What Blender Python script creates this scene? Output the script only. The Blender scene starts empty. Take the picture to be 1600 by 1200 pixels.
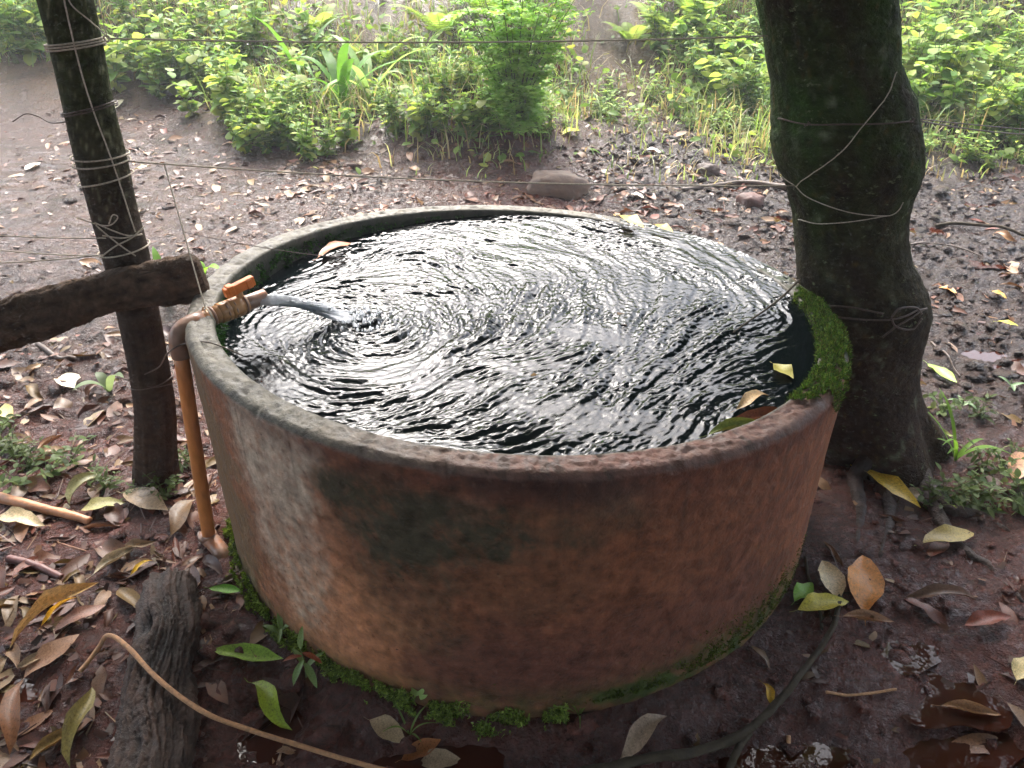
import bpy, math, random
import numpy as np
from mathutils import Vector, Matrix

random.seed(7)
RNG = np.random.default_rng(7)
R = math.radians
PI = math.pi

# ------------------------------------------------------------------ camera
scene = bpy.context.scene
F_PX, PITCH, CAM_H, CAM_D, CAM_X = 1209.4, 0.543, 1.568, 2.050, -0.0215
CAM = np.array([CAM_X, -CAM_D, CAM_H])
FW = np.array([0, math.cos(PITCH), -math.sin(PITCH)])
RT = np.array([1.0, 0, 0])
UP = np.array([0, math.sin(PITCH), math.cos(PITCH)])
cd = bpy.data.cameras.new('camera')
cam = bpy.data.objects.new('camera', cd)
scene.collection.objects.link(cam)
cam.location = CAM
cam.rotation_euler = (PI / 2 - PITCH, 0, 0)
cd.sensor_width = 36.0
cd.lens = 36.0 * F_PX / 1600.0
cd.clip_start = 0.05
cd.clip_end = 500
scene.camera = cam
scene.render.resolution_x, scene.render.resolution_y = 1024, 768

# ------------------------------------------------------------------ sky, sun, exposure
SUN_EL, SUN_AZ = R(50), R(10)          # azimuth measured from +Y (behind the tank) towards -X
world = bpy.data.worlds.new('World')
scene.world = world
world.use_nodes = True
wn = world.node_tree
wn.nodes.clear()
w_out = wn.nodes.new('ShaderNodeOutputWorld')
w_bg = wn.nodes.new('ShaderNodeBackground')
w_sky = wn.nodes.new('ShaderNodeTexSky')
w_sky.sky_type = 'NISHITA'
w_sky.sun_disc = False
w_sky.sun_elevation = SUN_EL
w_sky.sun_rotation = -SUN_AZ
w_sky.air_density = 1.0
w_sky.dust_density = 4.0
w_hs = wn.nodes.new('ShaderNodeHueSaturation')
w_hs.inputs['Saturation'].default_value = 0.6
w_hs.inputs['Value'].default_value = 1.0
wn.links.new(w_sky.outputs[0], w_hs.inputs['Color'])
wn.links.new(w_hs.outputs[0], w_bg.inputs[0])
w_bg.inputs[1].default_value = 0.15
wn.links.new(w_bg.outputs[0], w_out.inputs[0])

sd = bpy.data.lights.new('sun', 'SUN')
sd.energy = 0.9
sd.angle = R(30)
sd.color = (1.0, 0.975, 0.94)
sun = bpy.data.objects.new('sun', sd)
scene.collection.objects.link(sun)
sdir = Vector((-math.sin(SUN_AZ) * math.cos(SUN_EL), math.cos(SUN_AZ) * math.cos(SUN_EL), math.sin(SUN_EL)))
sun.rotation_euler = sdir.to_track_quat('Z', 'Y').to_euler()
sun.location = (0, 6, 9)

scene.view_settings.view_transform = 'Standard'
scene.view_settings.look = 'None'
scene.view_settings.exposure = 2.75
scene.view_settings.gamma = 1.0
scene.view_settings.use_curve_mapping = False
scene.render.engine = 'CYCLES'
scene.cycles.use_denoising = True
scene.cycles.caustics_reflective = False
scene.cycles.caustics_refractive = False
scene.cycles.max_bounces = 8
scene.cycles.diffuse_bounces = 3
scene.cycles.glossy_bounces = 3
scene.cycles.transmission_bounces = 4
scene.cycles.transparent_max_bounces = 8
scene.cycles.sample_clamp_indirect = 6.0

# ------------------------------------------------------------------ maths helpers
def lin(r, g, b):
    f = lambda v: (v / 255 / 12.92) if v / 255 <= 0.04045 else ((v / 255 + 0.055) / 1.055) ** 2.4
    return np.array([f(r), f(g), f(b)])

def _hash(ix, iy, seed):
    h = (ix.astype(np.int64) * 374761393 + iy.astype(np.int64) * 668265263 + seed * 974634777) & 0xFFFFFFFF
    h = ((h ^ (h >> 13)) * 1274126177) & 0xFFFFFFFF
    return ((h ^ (h >> 16)) & 0xFFFF) / 65535.0

def vnoise(x, y, seed=0):
    """gradient noise, about -1..1"""
    x = np.asarray(x, float); y = np.asarray(y, float)
    ix = np.floor(x); iy = np.floor(y)
    fx = x - ix; fy = y - iy
    u = fx * fx * fx * (fx * (fx * 6 - 15) + 10); v = fy * fy * fy * (fy * (fy * 6 - 15) + 10)
    def g(a, b):
        an = _hash(ix + a, iy + b, seed) * 2 * PI
        return np.cos(an) * (fx - a) + np.sin(an) * (fy - b)
    n0 = g(0, 0) * (1 - u) + g(1, 0) * u
    n1 = g(0, 1) * (1 - u) + g(1, 1) * u
    return (n0 * (1 - v) + n1 * v) * 1.5

def fbm(x, y, seed=0, octv=4, gain=0.5, lac=2.03):
    s = 0; a = 1.0; n = 0
    for k in range(octv):
        s = s + a * vnoise(x, y, seed + k * 17); n += a
        x = x * lac + 3.7; y = y * lac - 1.3; a *= gain
    return s / n

def sstep(a, b, x):
    t = np.clip((np.asarray(x, float) - a) / (b - a), 0, 1)
    return t * t * (3 - 2 * t)

def ray(px, py):
    d = FW * F_PX + RT * (px - 800) + UP * (600 - py)
    return d / np.linalg.norm(d)

def hit_z(px, py, z):
    d = ray(px, py); t = (z - CAM[2]) / d[2]
    return CAM + d * t

def hit_y(px, py, y):
    d = ray(px, py); t = (y - CAM[1]) / d[1]
    return CAM + d * t

def project(P):
    V = np.asarray(P, float) - CAM
    z = V @ FW
    return 800 + F_PX * (V @ RT) / z, 600 - F_PX * (V @ UP) / z, z

# ------------------------------------------------------------------ terrain
R_OUT, R_IN, TANK_H, TILT_X, TILT_Y = 0.90, 0.828, 0.640, -0.0497, -0.0407
WATER_Z = 0.587

def rim_z(x, y):
    return TANK_H + TILT_X * x + TILT_Y * y

def smax(x, k=0.25):
    return 0.5 * (x + np.sqrt(x * x + k * k))

def base_terrain(x, y):
    z = 0.045 * smax(y - 1.0)
    wob = 0.35 * vnoise(x * 0.8 + 5, y * 0.8, 3)
    # bank behind, cut by a footpath at x ~ 0.9
    path = np.exp(-((x - (0.75 + 0.13 * (y - 4))) / 0.45) ** 2)
    z = z + 1.25 * sstep(4.3, 7.6, y + wob - 0.45 * path) + 0.045 * np.maximum(y - 7.0, 0) + 0.62 * smax(y - 8.2, 0.8) - 0.62 * smax(y - 17.0, 2.0)     # wooded hillside beyond
    z = z + 0.42 * np.exp(-(((x + 0.28) / 0.62) ** 2 + ((y - 4.0) / 0.55) ** 2) ** 1.3)       # overgrown mound
    z = z + 0.20 * np.exp(-(((x + 1.9) / 0.9) ** 2 + ((y - 4.4) / 0.7) ** 2))
    z = z + 0.14 * np.exp(-(((x - 3.4) / 1.2) ** 2 + ((y - 4.2) / 0.8) ** 2))
    z = z - 0.035 * sstep(-0.75, -1.05, y)
    return z

PUDDLES = []   # (x, y, rx, ry, depth)

def add_puddle(px, py, wpx, hpx, depth=0.02):
    c = march_base(px, py)
    a = march_base(px + wpx / 2, py); b = march_base(px, py - hpx / 2); b2 = march_base(px, py + hpx / 2)
    PUDDLES.append((c[0], c[1], abs(a[0] - c[0]), abs(b[1] - b2[1]) / 2, depth, c[2]))

def march_base(px, py):
    d = ray(px, py)
    t = np.linspace(0.6, 16, 3000)
    P = CAM + d * t[:, None]
    below = P[:, 2] < base_terrain(P[:, 0], P[:, 1])
    i = int(np.argmax(below)) if below.any() else len(t) - 1
    return P[i]

for a in [(1480, 1060, 150, 120, .030), (1400, 1150, 330, 110, .034), (1180, 1190, 230, 90, .030), (700, 1180, 330, 70, .030),
          (1560, 1190, 160, 90, .03), (430, 1120, 130, 130, .03), (1440, 360, 70, 26, .022), (1530, 408, 60, 24, .022),
          (1150, 302, 80, 26, .028), (1220, 340, 60, 22, .028), (1060, 265, 60, 14, .024), (1195, 255, 60, 20, .024), (1525, 278, 44, 14, .02),
          (1390, 1010, 120, 60, .022), (30, 1065, 90, 60, .024), (1100, 330, 70, 16, .026), (1010, 285, 50, 12, .024), (1560, 560, 90, 40, .02), (1530, 320, 40, 14, .02)]:
    add_puddle(*a)

def terrain(x, y):
    x = np.asarray(x, float); y = np.asarray(y, float)
    z = base_terrain(x, y)
    near = 1 - sstep(4.0, 6.0, y)
    # trampled wet mud at the right and behind the tank
    rgt = sstep(-0.35, 0.6, x + 0.25 * vnoise(x * 1.3, y * 1.3, 11)) * sstep(-0.6, 0.6, y)
    frt = sstep(0.2, -0.5, y)
    n1 = fbm(x * 7.5, y * 7.5, 21, 4, 0.55)
    rid = 1 - np.abs(fbm(x * 5.2 + 9, y * 5.2, 31, 3, 0.6)) * 2.6
    clod = 0.022 * rid + 0.034 * n1 + 0.012 * fbm(x * 26, y * 26, 81, 3, 0.6)
    lft = 0.020 * fbm(x * 18 + y * 8, y * 24, 83, 4, 0.65) + 0.016 * (1 - np.abs(fbm(x * 6 + y * 3, y * 9 - x * 2, 84, 3)) * 3) + 0.022 * fbm(x * 5 + y * 2.5, y * 6 - x * 1.5, 41, 4, 0.55) + 0.012 * vnoise(x * 1.7, y * 1.9, 51)
    lft = lft * (1 - 0.6 * sstep(-1.0, -2.2, x) * sstep(1.0, 2.5, y))
    fr = 0.016 * n1 + 0.014 * vnoise(x * 3.1, y * 3.1, 61) + 0.010 * fbm(x * 24, y * 24, 82, 3, 0.6)
    w_r = rgt * (1 - 0.45 * frt)
    h = lft * (1 - rgt) * (1 - frt) + clod * w_r + fr * frt
    h = h * near + (1 - near) * 0.10 * fbm(x * 1.6, y * 1.6, 71, 4)
    for (cx, cy, rx, ry, dp, cz) in PUDDLES:
        q = ((x - cx) / rx) ** 2 + ((y - cy) / ry) ** 2
        h = h - dp * np.exp(-q * 0.9)
    d = np.sqrt(x * x + y * y)
    h = h * sstep(0.80, 0.98, d) - 0.03 * (1 - sstep(0.80, 0.86, d))
    return z + h

def ground(px, py):
    d = ray(px, py)
    t0 = 0.6; t1 = 16.0
    t = np.linspace(t0, t1, 1500)
    P = CAM + d * t[:, None]
    below = P[:, 2] < terrain(P[:, 0], P[:, 1])
    i = int(np.argmax(below)) if below.any() else len(t) - 1
    t = np.linspace(t[max(i - 1, 0)], t[i], 40)
    P = CAM + d * t[:, None]
    below = P[:, 2] < terrain(P[:, 0], P[:, 1])
    i = int(np.argmax(below)) if below.any() else len(t) - 1
    return P[i]

def tz(x, y):
    return float(terrain(np.array([x]), np.array([y]))[0])

def cyl(px, py, rad=R_OUT):
    """angle and height where the sight line meets the tank's outside"""
    d = ray(px, py); o = CAM
    a = d[0] ** 2 + d[1] ** 2; b = 2 * (o[0] * d[0] + o[1] * d[1]); c = o[0] ** 2 + o[1] ** 2 - rad ** 2
    D = b * b - 4 * a * c
    t = (-b - math.sqrt(max(D, 0))) / (2 * a)
    p = o + d * t
    return math.atan2(p[1], p[0]), p[2]

# ------------------------------------------------------------------ mesh helpers
COL = scene.collection

def mesh_data(name, V, F, mat=None, smooth=True, col=None):
    V = np.ascontiguousarray(V, dtype=np.float32).reshape(-1, 3)
    me = bpy.data.meshes.new(name)
    if isinstance(F, np.ndarray):
        k = F.shape[1]; n = F.shape[0]
        me.vertices.add(len(V)); me.vertices.foreach_set('co', V.ravel())
        me.loops.add(n * k); me.loops.foreach_set('vertex_index', np.ascontiguousarray(F, dtype=np.int32).ravel())
        me.polygons.add(n); me.polygons.foreach_set('loop_start', np.arange(0, n * k, k, dtype=np.int32))
        me.update(calc_edges=True)
    else:
        me.from_pydata([tuple(map(float, v)) for v in V], [], [tuple(map(int, f)) for f in F])
    if smooth:
        me.polygons.foreach_set('use_smooth', np.ones(len(me.polygons), dtype=bool))
    if col is not None:
        ca = me.color_attributes.new('Col', 'FLOAT_COLOR', 'POINT')
        c4 = np.ones((len(V), 4), np.float32); c4[:, :3] = col
        ca.data.foreach_set('color', c4.ravel())
    if mat is not None:
        me.materials.append(mat)
    me.update()
    return me

def link(name, data, parent=None):
    o = bpy.data.objects.new(name, data)
    COL.objects.link(o)
    if parent is not None:
        o.parent = parent
    return o

def tag(o, label=None, cat=None, group=None, kind=None):
    if label: o['label'] = label
    if cat: o['category'] = cat
    if group: o['group'] = group
    if kind: o['kind'] = kind
    return o

def empty(name, loc=(0, 0, 0), rz=0.0):
    o = bpy.data.objects.new(name, None)
    o.empty_display_size = 0.05
    COL.objects.link(o)
    o.location = loc; o.rotation_euler = (0, 0, rz)
    return o

def grid_faces(nu, nv, wrap_v=False):
    """nu rows of nv vertices"""
    i = np.arange(nu - 1)[:, None]; j = np.arange(nv if wrap_v else nv - 1)[None, :]
    j2 = (j + 1) % nv
    a = i * nv + j; b = i * nv + j2; c = (i + 1) * nv + j2; d = (i + 1) * nv + j
    return np.stack([a + 0 * b, b, c, d], -1).reshape(-1, 4)

def frames(P):
    P = np.asarray(P, float)
    T = np.gradient(P, axis=0)
    T /= np.linalg.norm(T, axis=1)[:, None] + 1e-12
    ref = np.array([0, 0, 1.0]) if abs(T[0][2]) < 0.9 else np.array([0, 1.0, 0])
    n = np.cross(ref, T[0]); n /= np.linalg.norm(n)
    N = [n]
    for k in range(1, len(P)):
        n = N[-1] - T[k] * (N[-1] @ T[k]); n /= np.linalg.norm(n) + 1e-12
        N.append(n)
    N = np.array(N)
    return T, N, np.cross(T, N)

def tube(P, rad, ns=8, caps=True, mod=None):
    P = np.asarray(P, float); n = len(P)
    rad = np.broadcast_to(np.asarray(rad, float), (n,))
    T, N, B = frames(P)
    a = np.linspace(0, 2 * PI, ns, endpoint=False)
    rr = rad[:, None] * np.ones((1, ns))
    if mod is not None:
        rr = rr * mod(np.linspace(0, 1, n)[:, None], a[None, :])
    V = P[:, None, :] + rr[..., None] * (np.cos(a)[None, :, None] * N[:, None, :] + np.sin(a)[None, :, None] * B[:, None, :])
    V = V.reshape(-1, 3)
    Fq = grid_faces(n, ns, True)
    if not caps:
        return V, Fq
    V = np.vstack([V, P[0], P[-1]])
    c0, c1 = n * ns, n * ns + 1
    F = [tuple(f) for f in Fq]
    for j in range(ns):
        F.append((c0, (j + 1) % ns, j)); F.append((c1, (n - 1) * ns + j, (n - 1) * ns + (j + 1) % ns))
    return V, F

def spline(P, n=40):
    """Catmull-Rom through P"""
    P = np.asarray(P, float)
    Q = np.vstack([2 * P[0] - P[1], P, 2 * P[-1] - P[-2]])
    m = len(P) - 1
    t = np.linspace(0, m - 1e-6, n); k = t.astype(int); f = (t - k)[:, None]
    p0, p1, p2, p3 = Q[k], Q[k + 1], Q[k + 2], Q[k + 3]
    return 0.5 * (2 * p1 + (p2 - p0) * f + (2 * p0 - 5 * p1 + 4 * p2 - p3) * f ** 2 + (3 * p1 - p0 - 3 * p2 + p3) * f ** 3)

class MB:
    """collects geometry for one mesh"""
    def __init__(s): s.V = []; s.F = []; s.C = []; s.n = 0
    def add(s, V, F, col=None):
        V = np.asarray(V, float).reshape(-1, 3)
        s.V.append(V)
        s.F += [tuple(int(i) + s.n for i in f) for f in F]
        s.C.append(np.broadcast_to(np.asarray(col if col is not None else (1, 1, 1), float), (len(V), 3)))
        s.n += len(V)
        return s
    def data(s, name, mat, smooth=True):
        return mesh_data(name, np.vstack(s.V), s.F, mat, smooth, np.vstack(s.C))

def scatter_mesh(protos, xf, pick, cols):
    """protos: list of (V, F quads array); xf: (N,3,3) and (N,3); returns big V, F, C"""
    M, L = xf
    VV = []; FF = []; CC = []; n = 0
    for k, (V, F) in enumerate(protos):
        idx = np.nonzero(pick == k)[0]
        if not len(idx): continue
        v = np.einsum('nij,vj->nvi', M[idx], V) + L[idx][:, None, :]
        f = F[None] + (np.arange(len(idx)) * len(V))[:, None, None] + n
        VV.append(v.reshape(-1, 3)); FF.append(f.reshape(-1, F.shape[1]))
        CC.append(np.repeat(cols[idx], len(V), axis=0))
        n += len(idx) * len(V)
    return np.vstack(VV), np.vstack(FF), np.vstack(CC)

def rot_mats(yaw, pitch, roll, scale):
    cy, sy = np.cos(yaw), np.sin(yaw); cp, sp = np.cos(pitch), np.sin(pitch); cr, sr = np.cos(roll), np.sin(roll)
    z = np.zeros_like(yaw); o = z + 1
    Rz = np.stack([cy, -sy, z, sy, cy, z, z, z, o], -1).reshape(-1, 3, 3)
    Ry = np.stack([cp, z, -sp, z, o, z, sp, z, cp], -1).reshape(-1, 3, 3)      # pitch up lifts +x
    Rx = np.stack([o, z, z, z, cr, -sr, z, sr, cr], -1).reshape(-1, 3, 3)
    return (Rz @ Ry @ Rx) * np.asarray(scale)[:, None, None]

# ------------------------------------------------------------------ materials
def material(name):
    m = bpy.data.materials.new(name)
    m.use_nodes = True
    nt = m.node_tree
    nt.nodes.clear()
    out = nt.nodes.new('ShaderNodeOutputMaterial')
    return m, nt, out

def N(nt, kind, **kw):
    n = nt.nodes.new('ShaderNode' + kind)
    for k, v in kw.items():
        if k.startswith('i_'):
            key = k[2:].replace('_', ' ')
            n.inputs[key].default_value = v
        else:
            setattr(n, k, v)
    return n

def ramp(nt, src, stops):
    r = nt.nodes.new('ShaderNodeValToRGB')
    e = r.color_ramp.elements
    while len(e) < len(stops): e.new(0.5)
    for k, (p, c) in enumerate(stops):
        e[k].position = p
        e[k].color = (*c, 1) if hasattr(c, '__len__') else (c, c, c, 1)
    nt.links.new(src, r.inputs[0])
    return r

def mixc(nt, fac, a, b, mode='MIX'):
    m = nt.nodes.new('ShaderNodeMix'); m.data_type = 'RGBA'; m.blend_type = mode
    for key, v in ((0, fac), (6, a), (7, b)):
        if hasattr(v, 'is_output'): nt.links.new(v, m.inputs[key])
        elif key == 0: m.inputs[0].default_value = v
        else: m.inputs[key].default_value = (*v, 1)
    return m.outputs[2]

def noise_tex(nt, coord, scale, detail=4, rough=0.55, dist=0.0):
    n = N(nt, 'TexNoise', i_Scale=scale, i_Detail=detail, i_Roughness=rough, i_Distortion=dist)
    nt.links.new(coord, n.inputs['Vector'])
    return n.outputs[0]

def bump(nt, h, strength, dist, normal=None):
    b = N(nt, 'Bump', i_Strength=strength, i_Distance=dist)
    nt.links.new(h, b.inputs['Height'])
    if normal is not None: nt.links.new(normal, b.inputs['Normal'])
    return b.outputs[0]

def simple_mat(name, color=None, attr=None, objcol=False, rough=0.6, spec=0.5, nscale=30.0, nvar=0.35, bstr=0.4, bdist=0.004,
               transl=0.0, stretch=None, rvar=0.15, coat=0.0, spots=None, tcol=None):
    """a colour of its own, mottled by noise, with fine relief"""
    m, nt, out = material(name)
    tc = N(nt, 'TexCoord')
    co = tc.outputs['Object']
    if stretch is not None:
        mp = N(nt, 'Mapping'); mp.inputs['Scale'].default_value = stretch
        nt.links.new(co, mp.inputs[0]); co = mp.outputs[0]
    if attr: base = N(nt, 'Attribute', attribute_name=attr).outputs['Color']
    elif objcol: base = N(nt, 'ObjectInfo').outputs['Color']
    else:
        rgb = N(nt, 'RGB'); rgb.outputs[0].default_value = (*color, 1); base = rgb.outputs[0]
    n = noise_tex(nt, co, nscale, 5, 0.6)
    v = ramp(nt, n, [(0.28, 1 - nvar), (0.72, 1 + nvar * 0.6)])
    c = mixc(nt, 1.0, base, v.outputs[0], 'MULTIPLY')
    if spots:
        sc, lo, hi, sc_col = spots
        s = noise_tex(nt, co, sc, 3, 0.7)
        sr = ramp(nt, s, [(lo, 0.0), (hi, 1.0)])
        c = mixc(nt, sr.outputs[0], c, sc_col)
    p = N(nt, 'BsdfPrincipled')
    nt.links.new(c, p.inputs['Base Color'])
    rr = ramp(nt, n, [(0.3, max(rough - rvar, 0.02)), (0.7, min(rough + rvar, 1))])
    nt.links.new(rr.outputs[0], p.inputs['Roughness'])
    p.inputs['Specular IOR Level'].default_value = spec
    p.inputs['Coat Weight'].default_value = coat
    p.inputs['Coat Roughness'].default_value = 0.12
    if bstr:
        nt.links.new(bump(nt, noise_tex(nt, co, nscale * 2.2, 4, 0.65), bstr, bdist), p.inputs['Normal'])
    if transl:
        t = N(nt, 'BsdfTranslucent')
        tc2 = mixc(nt, 1.0, c, tcol if tcol is not None else (1.25, 1.2, 0.5), 'MULTIPLY')
        nt.links.new(tc2, t.inputs[0])
        mx = N(nt, 'MixShader'); mx.inputs[0].default_value = transl
        nt.links.new(p.outputs[0], mx.inputs[1]); nt.links.new(t.outputs[0], mx.inputs[2])
        nt.links.new(mx.outputs[0], out.inputs[0])
    else:
        nt.links.new(p.outputs[0], out.inputs[0])
    return m

M_LEAF = simple_mat('living leaf', attr='Col', rough=0.5, spec=0.2, nscale=14, nvar=0.25, bstr=0.2, transl=0.5, tcol=(1.15, 1.12, 0.72))
M_LEAF_OBJ = simple_mat('living leaf single', objcol=True, rough=0.35, nscale=20, nvar=0.25, bstr=0.3, transl=0.25)
M_GRASS = simple_mat('grass blade', attr='Col', rough=0.45, nscale=8, nvar=0.2, bstr=0.0, transl=0.4, tcol=(1.15, 1.1, 0.8))
M_MOSS = simple_mat('moss', attr='Col', rough=0.8, spec=0.2, nscale=40, nvar=0.5, bstr=0.0, transl=0.25)
M_DEAD = simple_mat('dead leaf', attr='Col', rough=0.45, spec=0.3, nscale=30, nvar=0.5, bstr=0.5, bdist=0.002, transl=0.08, rvar=0.2, tcol=(1.2, 0.9, 0.6))
M_DEAD_OBJ = simple_mat('fallen leaf', objcol=True, rough=0.40, spec=0.35, nscale=28, nvar=0.45, bstr=0.5, bdist=0.0015, transl=0.10, rvar=0.2,
                        spots=(34, 0.60, 0.70, tuple(lin(70, 45, 28))), tcol=(1.2, 0.9, 0.6))
M_STEM = simple_mat('green stem', color=tuple(lin(96, 110, 50)), rough=0.5, nscale=40, bstr=0.2)
M_TWIG = simple_mat('twig bark', color=tuple(lin(82, 66, 54)), rough=0.55, nscale=50, nvar=0.5, bstr=0.6)
M_DARKTWIG = simple_mat('wet dark branch', color=tuple(lin(66, 58, 46)), rough=0.75, spec=0.2, nscale=45, nvar=0.5, bstr=0.8)
M_STONE = simple_mat('stone', objcol=True, rough=0.7, nscale=18, nvar=0.4, bstr=0.6, bdist=0.01)
M_STRING = simple_mat('weathered twine', color=tuple(lin(190, 178, 160)), rough=0.8, spec=0.2, nscale=200, nvar=0.4, bstr=0.6, bdist=0.001)
M_WIRE = simple_mat('rusty wire', color=tuple(lin(92, 76, 66)), rough=0.55, nscale=150, nvar=0.5, bstr=0.4, bdist=0.001)
M_PEELED = simple_mat('peeled stick', color=tuple(lin(196, 138, 98)), rough=0.45, nscale=30, nvar=0.35, bstr=0.5, stretch=(1, 1, 1))
M_VINE = simple_mat('tan vine', color=tuple(lin(178, 132, 92)), rough=0.6, nscale=90, nvar=0.5, bstr=0.8, bdist=0.003)

# ------------------------------------------------------------------ ground
def axis(lo, hi, step, far, growth=1.09):
    core = np.arange(lo, hi + step * 0.5, step)
    out = []; s = step; x = core[-1]
    while x < far:
        s *= growth; x += s; out.append(x)
    out2 = []; s = step; x = core[0]
    while x > -far:
        s *= growth; x -= s; out2.append(x)
    return np.concatenate([out2[::-1], core, out])

gx = axis(-2.6, 3.2, 0.0125, 70); gy = axis(-1.35, 3.6, 0.0125, 70)
GX, GY = np.meshgrid(gx, gy)
fx, fy = GX.ravel(), GY.ravel()
fz = terrain(fx, fy)
def ground_colour(x, y):
    red = lin(88, 48, 38); grey = lin(76, 54, 45); dark = lin(60, 44, 37); bank = lin(96, 76, 54)
    n = fbm(x * 2.2, y * 2.2, 101, 4)[:, None]; n2 = fbm(x * 9, y * 9, 111, 3)[:, None]
    wl = (sstep(0.3, -0.9, x) * sstep(0.1, 1.0, y))[:, None]
    wr = (sstep(0.0, 0.8, x) * sstep(-0.2, 0.7, y))[:, None]
    wb = sstep(4.2, 5.4, y)[:, None]
    c = red[None] * (1 - wl) + grey[None] * wl
    c = c * (1 - wr) + dark[None] * wr
    c = c * (1 - wb) + bank[None] * wb
    wh = sstep(7.6, 9.5, y)[:, None]
    c = c * (1 - wh) + lin(64, 78, 40)[None] * wh
    n3 = fbm(x * 4.5 + y * 1.5, y * 6.5, 121, 4)[:, None]
    c = c * (1 + 0.45 * n + 0.35 * n2 + wl * (0.5 * n3 + 0.3 * n2))
    return np.clip(c, 0.008, 1)
def mud_material():
    m, nt, out = material('wet laterite mud')
    tc = N(nt, 'TexCoord'); co = tc.outputs['Object']
    base = N(nt, 'Attribute', attribute_name='Col').outputs['Color']
    n1 = noise_tex(nt, co, 9, 6, 0.62); n2 = noise_tex(nt, co, 48, 6, 0.65); n3 = noise_tex(nt, co, 170, 3, 0.6)
    c = mixc(nt, 1.0, base, ramp(nt, n2, [(0.3, 0.55), (0.7, 1.3)]).outputs[0], 'MULTIPLY')
    p = N(nt, 'BsdfPrincipled')
    nt.links.new(c, p.inputs['Base Color'])
    nt.links.new(ramp(nt, n1, [(0.36, 0.07), (0.64, 0.34)]).outputs[0], p.inputs['Roughness'])
    p.inputs['Specular IOR Level'].default_value = 0.38
    b1 = bump(nt, n2, 1.0, 0.035); b2 = bump(nt, n3, 0.7, 0.007, b1)
    nt.links.new(b2, p.inputs['Normal'])
    nt.links.new(p.outputs[0], out.inputs[0])
    return m
M_MUD = mud_material()
tag(link('ground', mesh_data('ground', np.stack([fx, fy, fz], -1), grid_faces(len(gy), len(gx)), M_MUD, True, ground_colour(fx, fy))),
    'wet reddish brown mud ground all around the tank', kind='structure')

def puddle_material():
    m, nt, out = material('muddy puddle water')
    p = N(nt, 'BsdfPrincipled')
    p.inputs['Base Color'].default_value = (*lin(56, 25, 14), 1)
    p.inputs['Roughness'].default_value = 0.03
    p.inputs['IOR'].default_value = 1.33
    tc = N(nt, 'TexCoord')
    nt.links.new(bump(nt, noise_tex(nt, tc.outputs['Object'], 14, 3), 0.10, 0.006), p.inputs['Normal'])
    nt.links.new(p.outputs[0], out.inputs[0])
    return m
M_PUDDLE = puddle_material()
for (cx, cy, rx, ry, dp, cz) in PUDDLES:
    n = 28
    a = np.linspace(0, 2 * PI, n, endpoint=False)
    wob = 1 + 0.12 * np.sin(a * 3 + cx * 9) + 0.08 * np.sin(a * 5 + cy * 7)
    V = np.stack([np.cos(a) * rx * 1.25 * wob, np.sin(a) * ry * 1.25 * wob, 0 * a], -1)
    V = np.vstack([V, [0, 0, 0]])
    o = link('puddle', mesh_data('puddle', V, [(i, (i + 1) % n, n) for i in range(n)], M_PUDDLE))
    q = terrain(cx + rx * 0.75 * np.cos(a), cy + ry * 0.75 * np.sin(a))
    o.location = (cx, cy, float(np.quantile(q, 0.38)))
    tag(o, kind='structure')

# lumps of trodden mud: uncountable, one mass
def mud_clods(n, seed):
    rg = np.random.default_rng(seed)
    x = rg.uniform(-3.2, 4.4, n * 4); y = rg.uniform(-1.5, 4.0, n * 4)
    den = 0.03 + 0.75 * sstep(0.0, 0.9, x) * sstep(-0.1, 0.7, y) + 0.35 * sstep(0.0, -0.5, y) + 0.03 * sstep(-0.3, -1.0, x)
    den = den * np.clip(0.5 + 1.3 * fbm(x * 3, y * 3, 131, 3), 0.03, 1.3)
    k = (rg.uniform(0, 1, n * 4) < den) & (x * x + y * y > 0.93 ** 2)
    x, y = x[k][:n], y[k][:n]; n = len(x)
    t = (1 + 5 ** 0.5) / 2
    IV = np.array([(-1, t, 0), (1, t, 0), (-1, -t, 0), (1, -t, 0), (0, -1, t), (0, 1, t), (0, -1, -t), (0, 1, -t), (t, 0, -1), (t, 0, 1), (-t, 0, -1), (-t, 0, 1)], float) / 1.9
    IF = np.array([(0, 11, 5), (0, 5, 1), (0, 1, 7), (0, 7, 10), (0, 10, 11), (1, 5, 9), (5, 11, 4), (11, 10, 2), (10, 7, 6), (7, 1, 8), (3, 9, 4), (3, 4, 2), (3, 2, 6), (3, 6, 8), (3, 8, 9), (4, 9, 5), (2, 4, 11), (6, 2, 10), (8, 6, 7), (9, 8, 1)])
    s = rg.gamma(2.0, 0.0045, n) + 0.003
    V = IV[None] * (1 + 0.35 * rg.normal(size=(n, 12, 1))) * s[:, None, None] * np.array([1.3, 1.0, 0.6]) 
    a = rg.uniform(0, 6.28, n); c, sn = np.cos(a)[:, None], np.sin(a)[:, None]
    V = np.stack([V[..., 0] * c - V[..., 1] * sn, V[..., 0] * sn + V[..., 1] * c, V[..., 2]], -1)
    V += np.stack([x, y, terrain(x, y) + s * 0.15], -1)[:, None, :]
    F = IF[None] + (np.arange(n) * 12)[:, None, None]
    C = np.repeat(ground_colour(x, y) * rg.uniform(1.0, 1.6, (n, 1)), 12, 0)
    return V.reshape(-1, 3), F.reshape(-1, 3), C
V, F, C = mud_clods(10000, 3)
tag(link('mud_clods', mesh_data('mud_clods', V, F, M_MUD, True, C)), 'lumps of trodden wet mud round the tank', kind='stuff')

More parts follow.
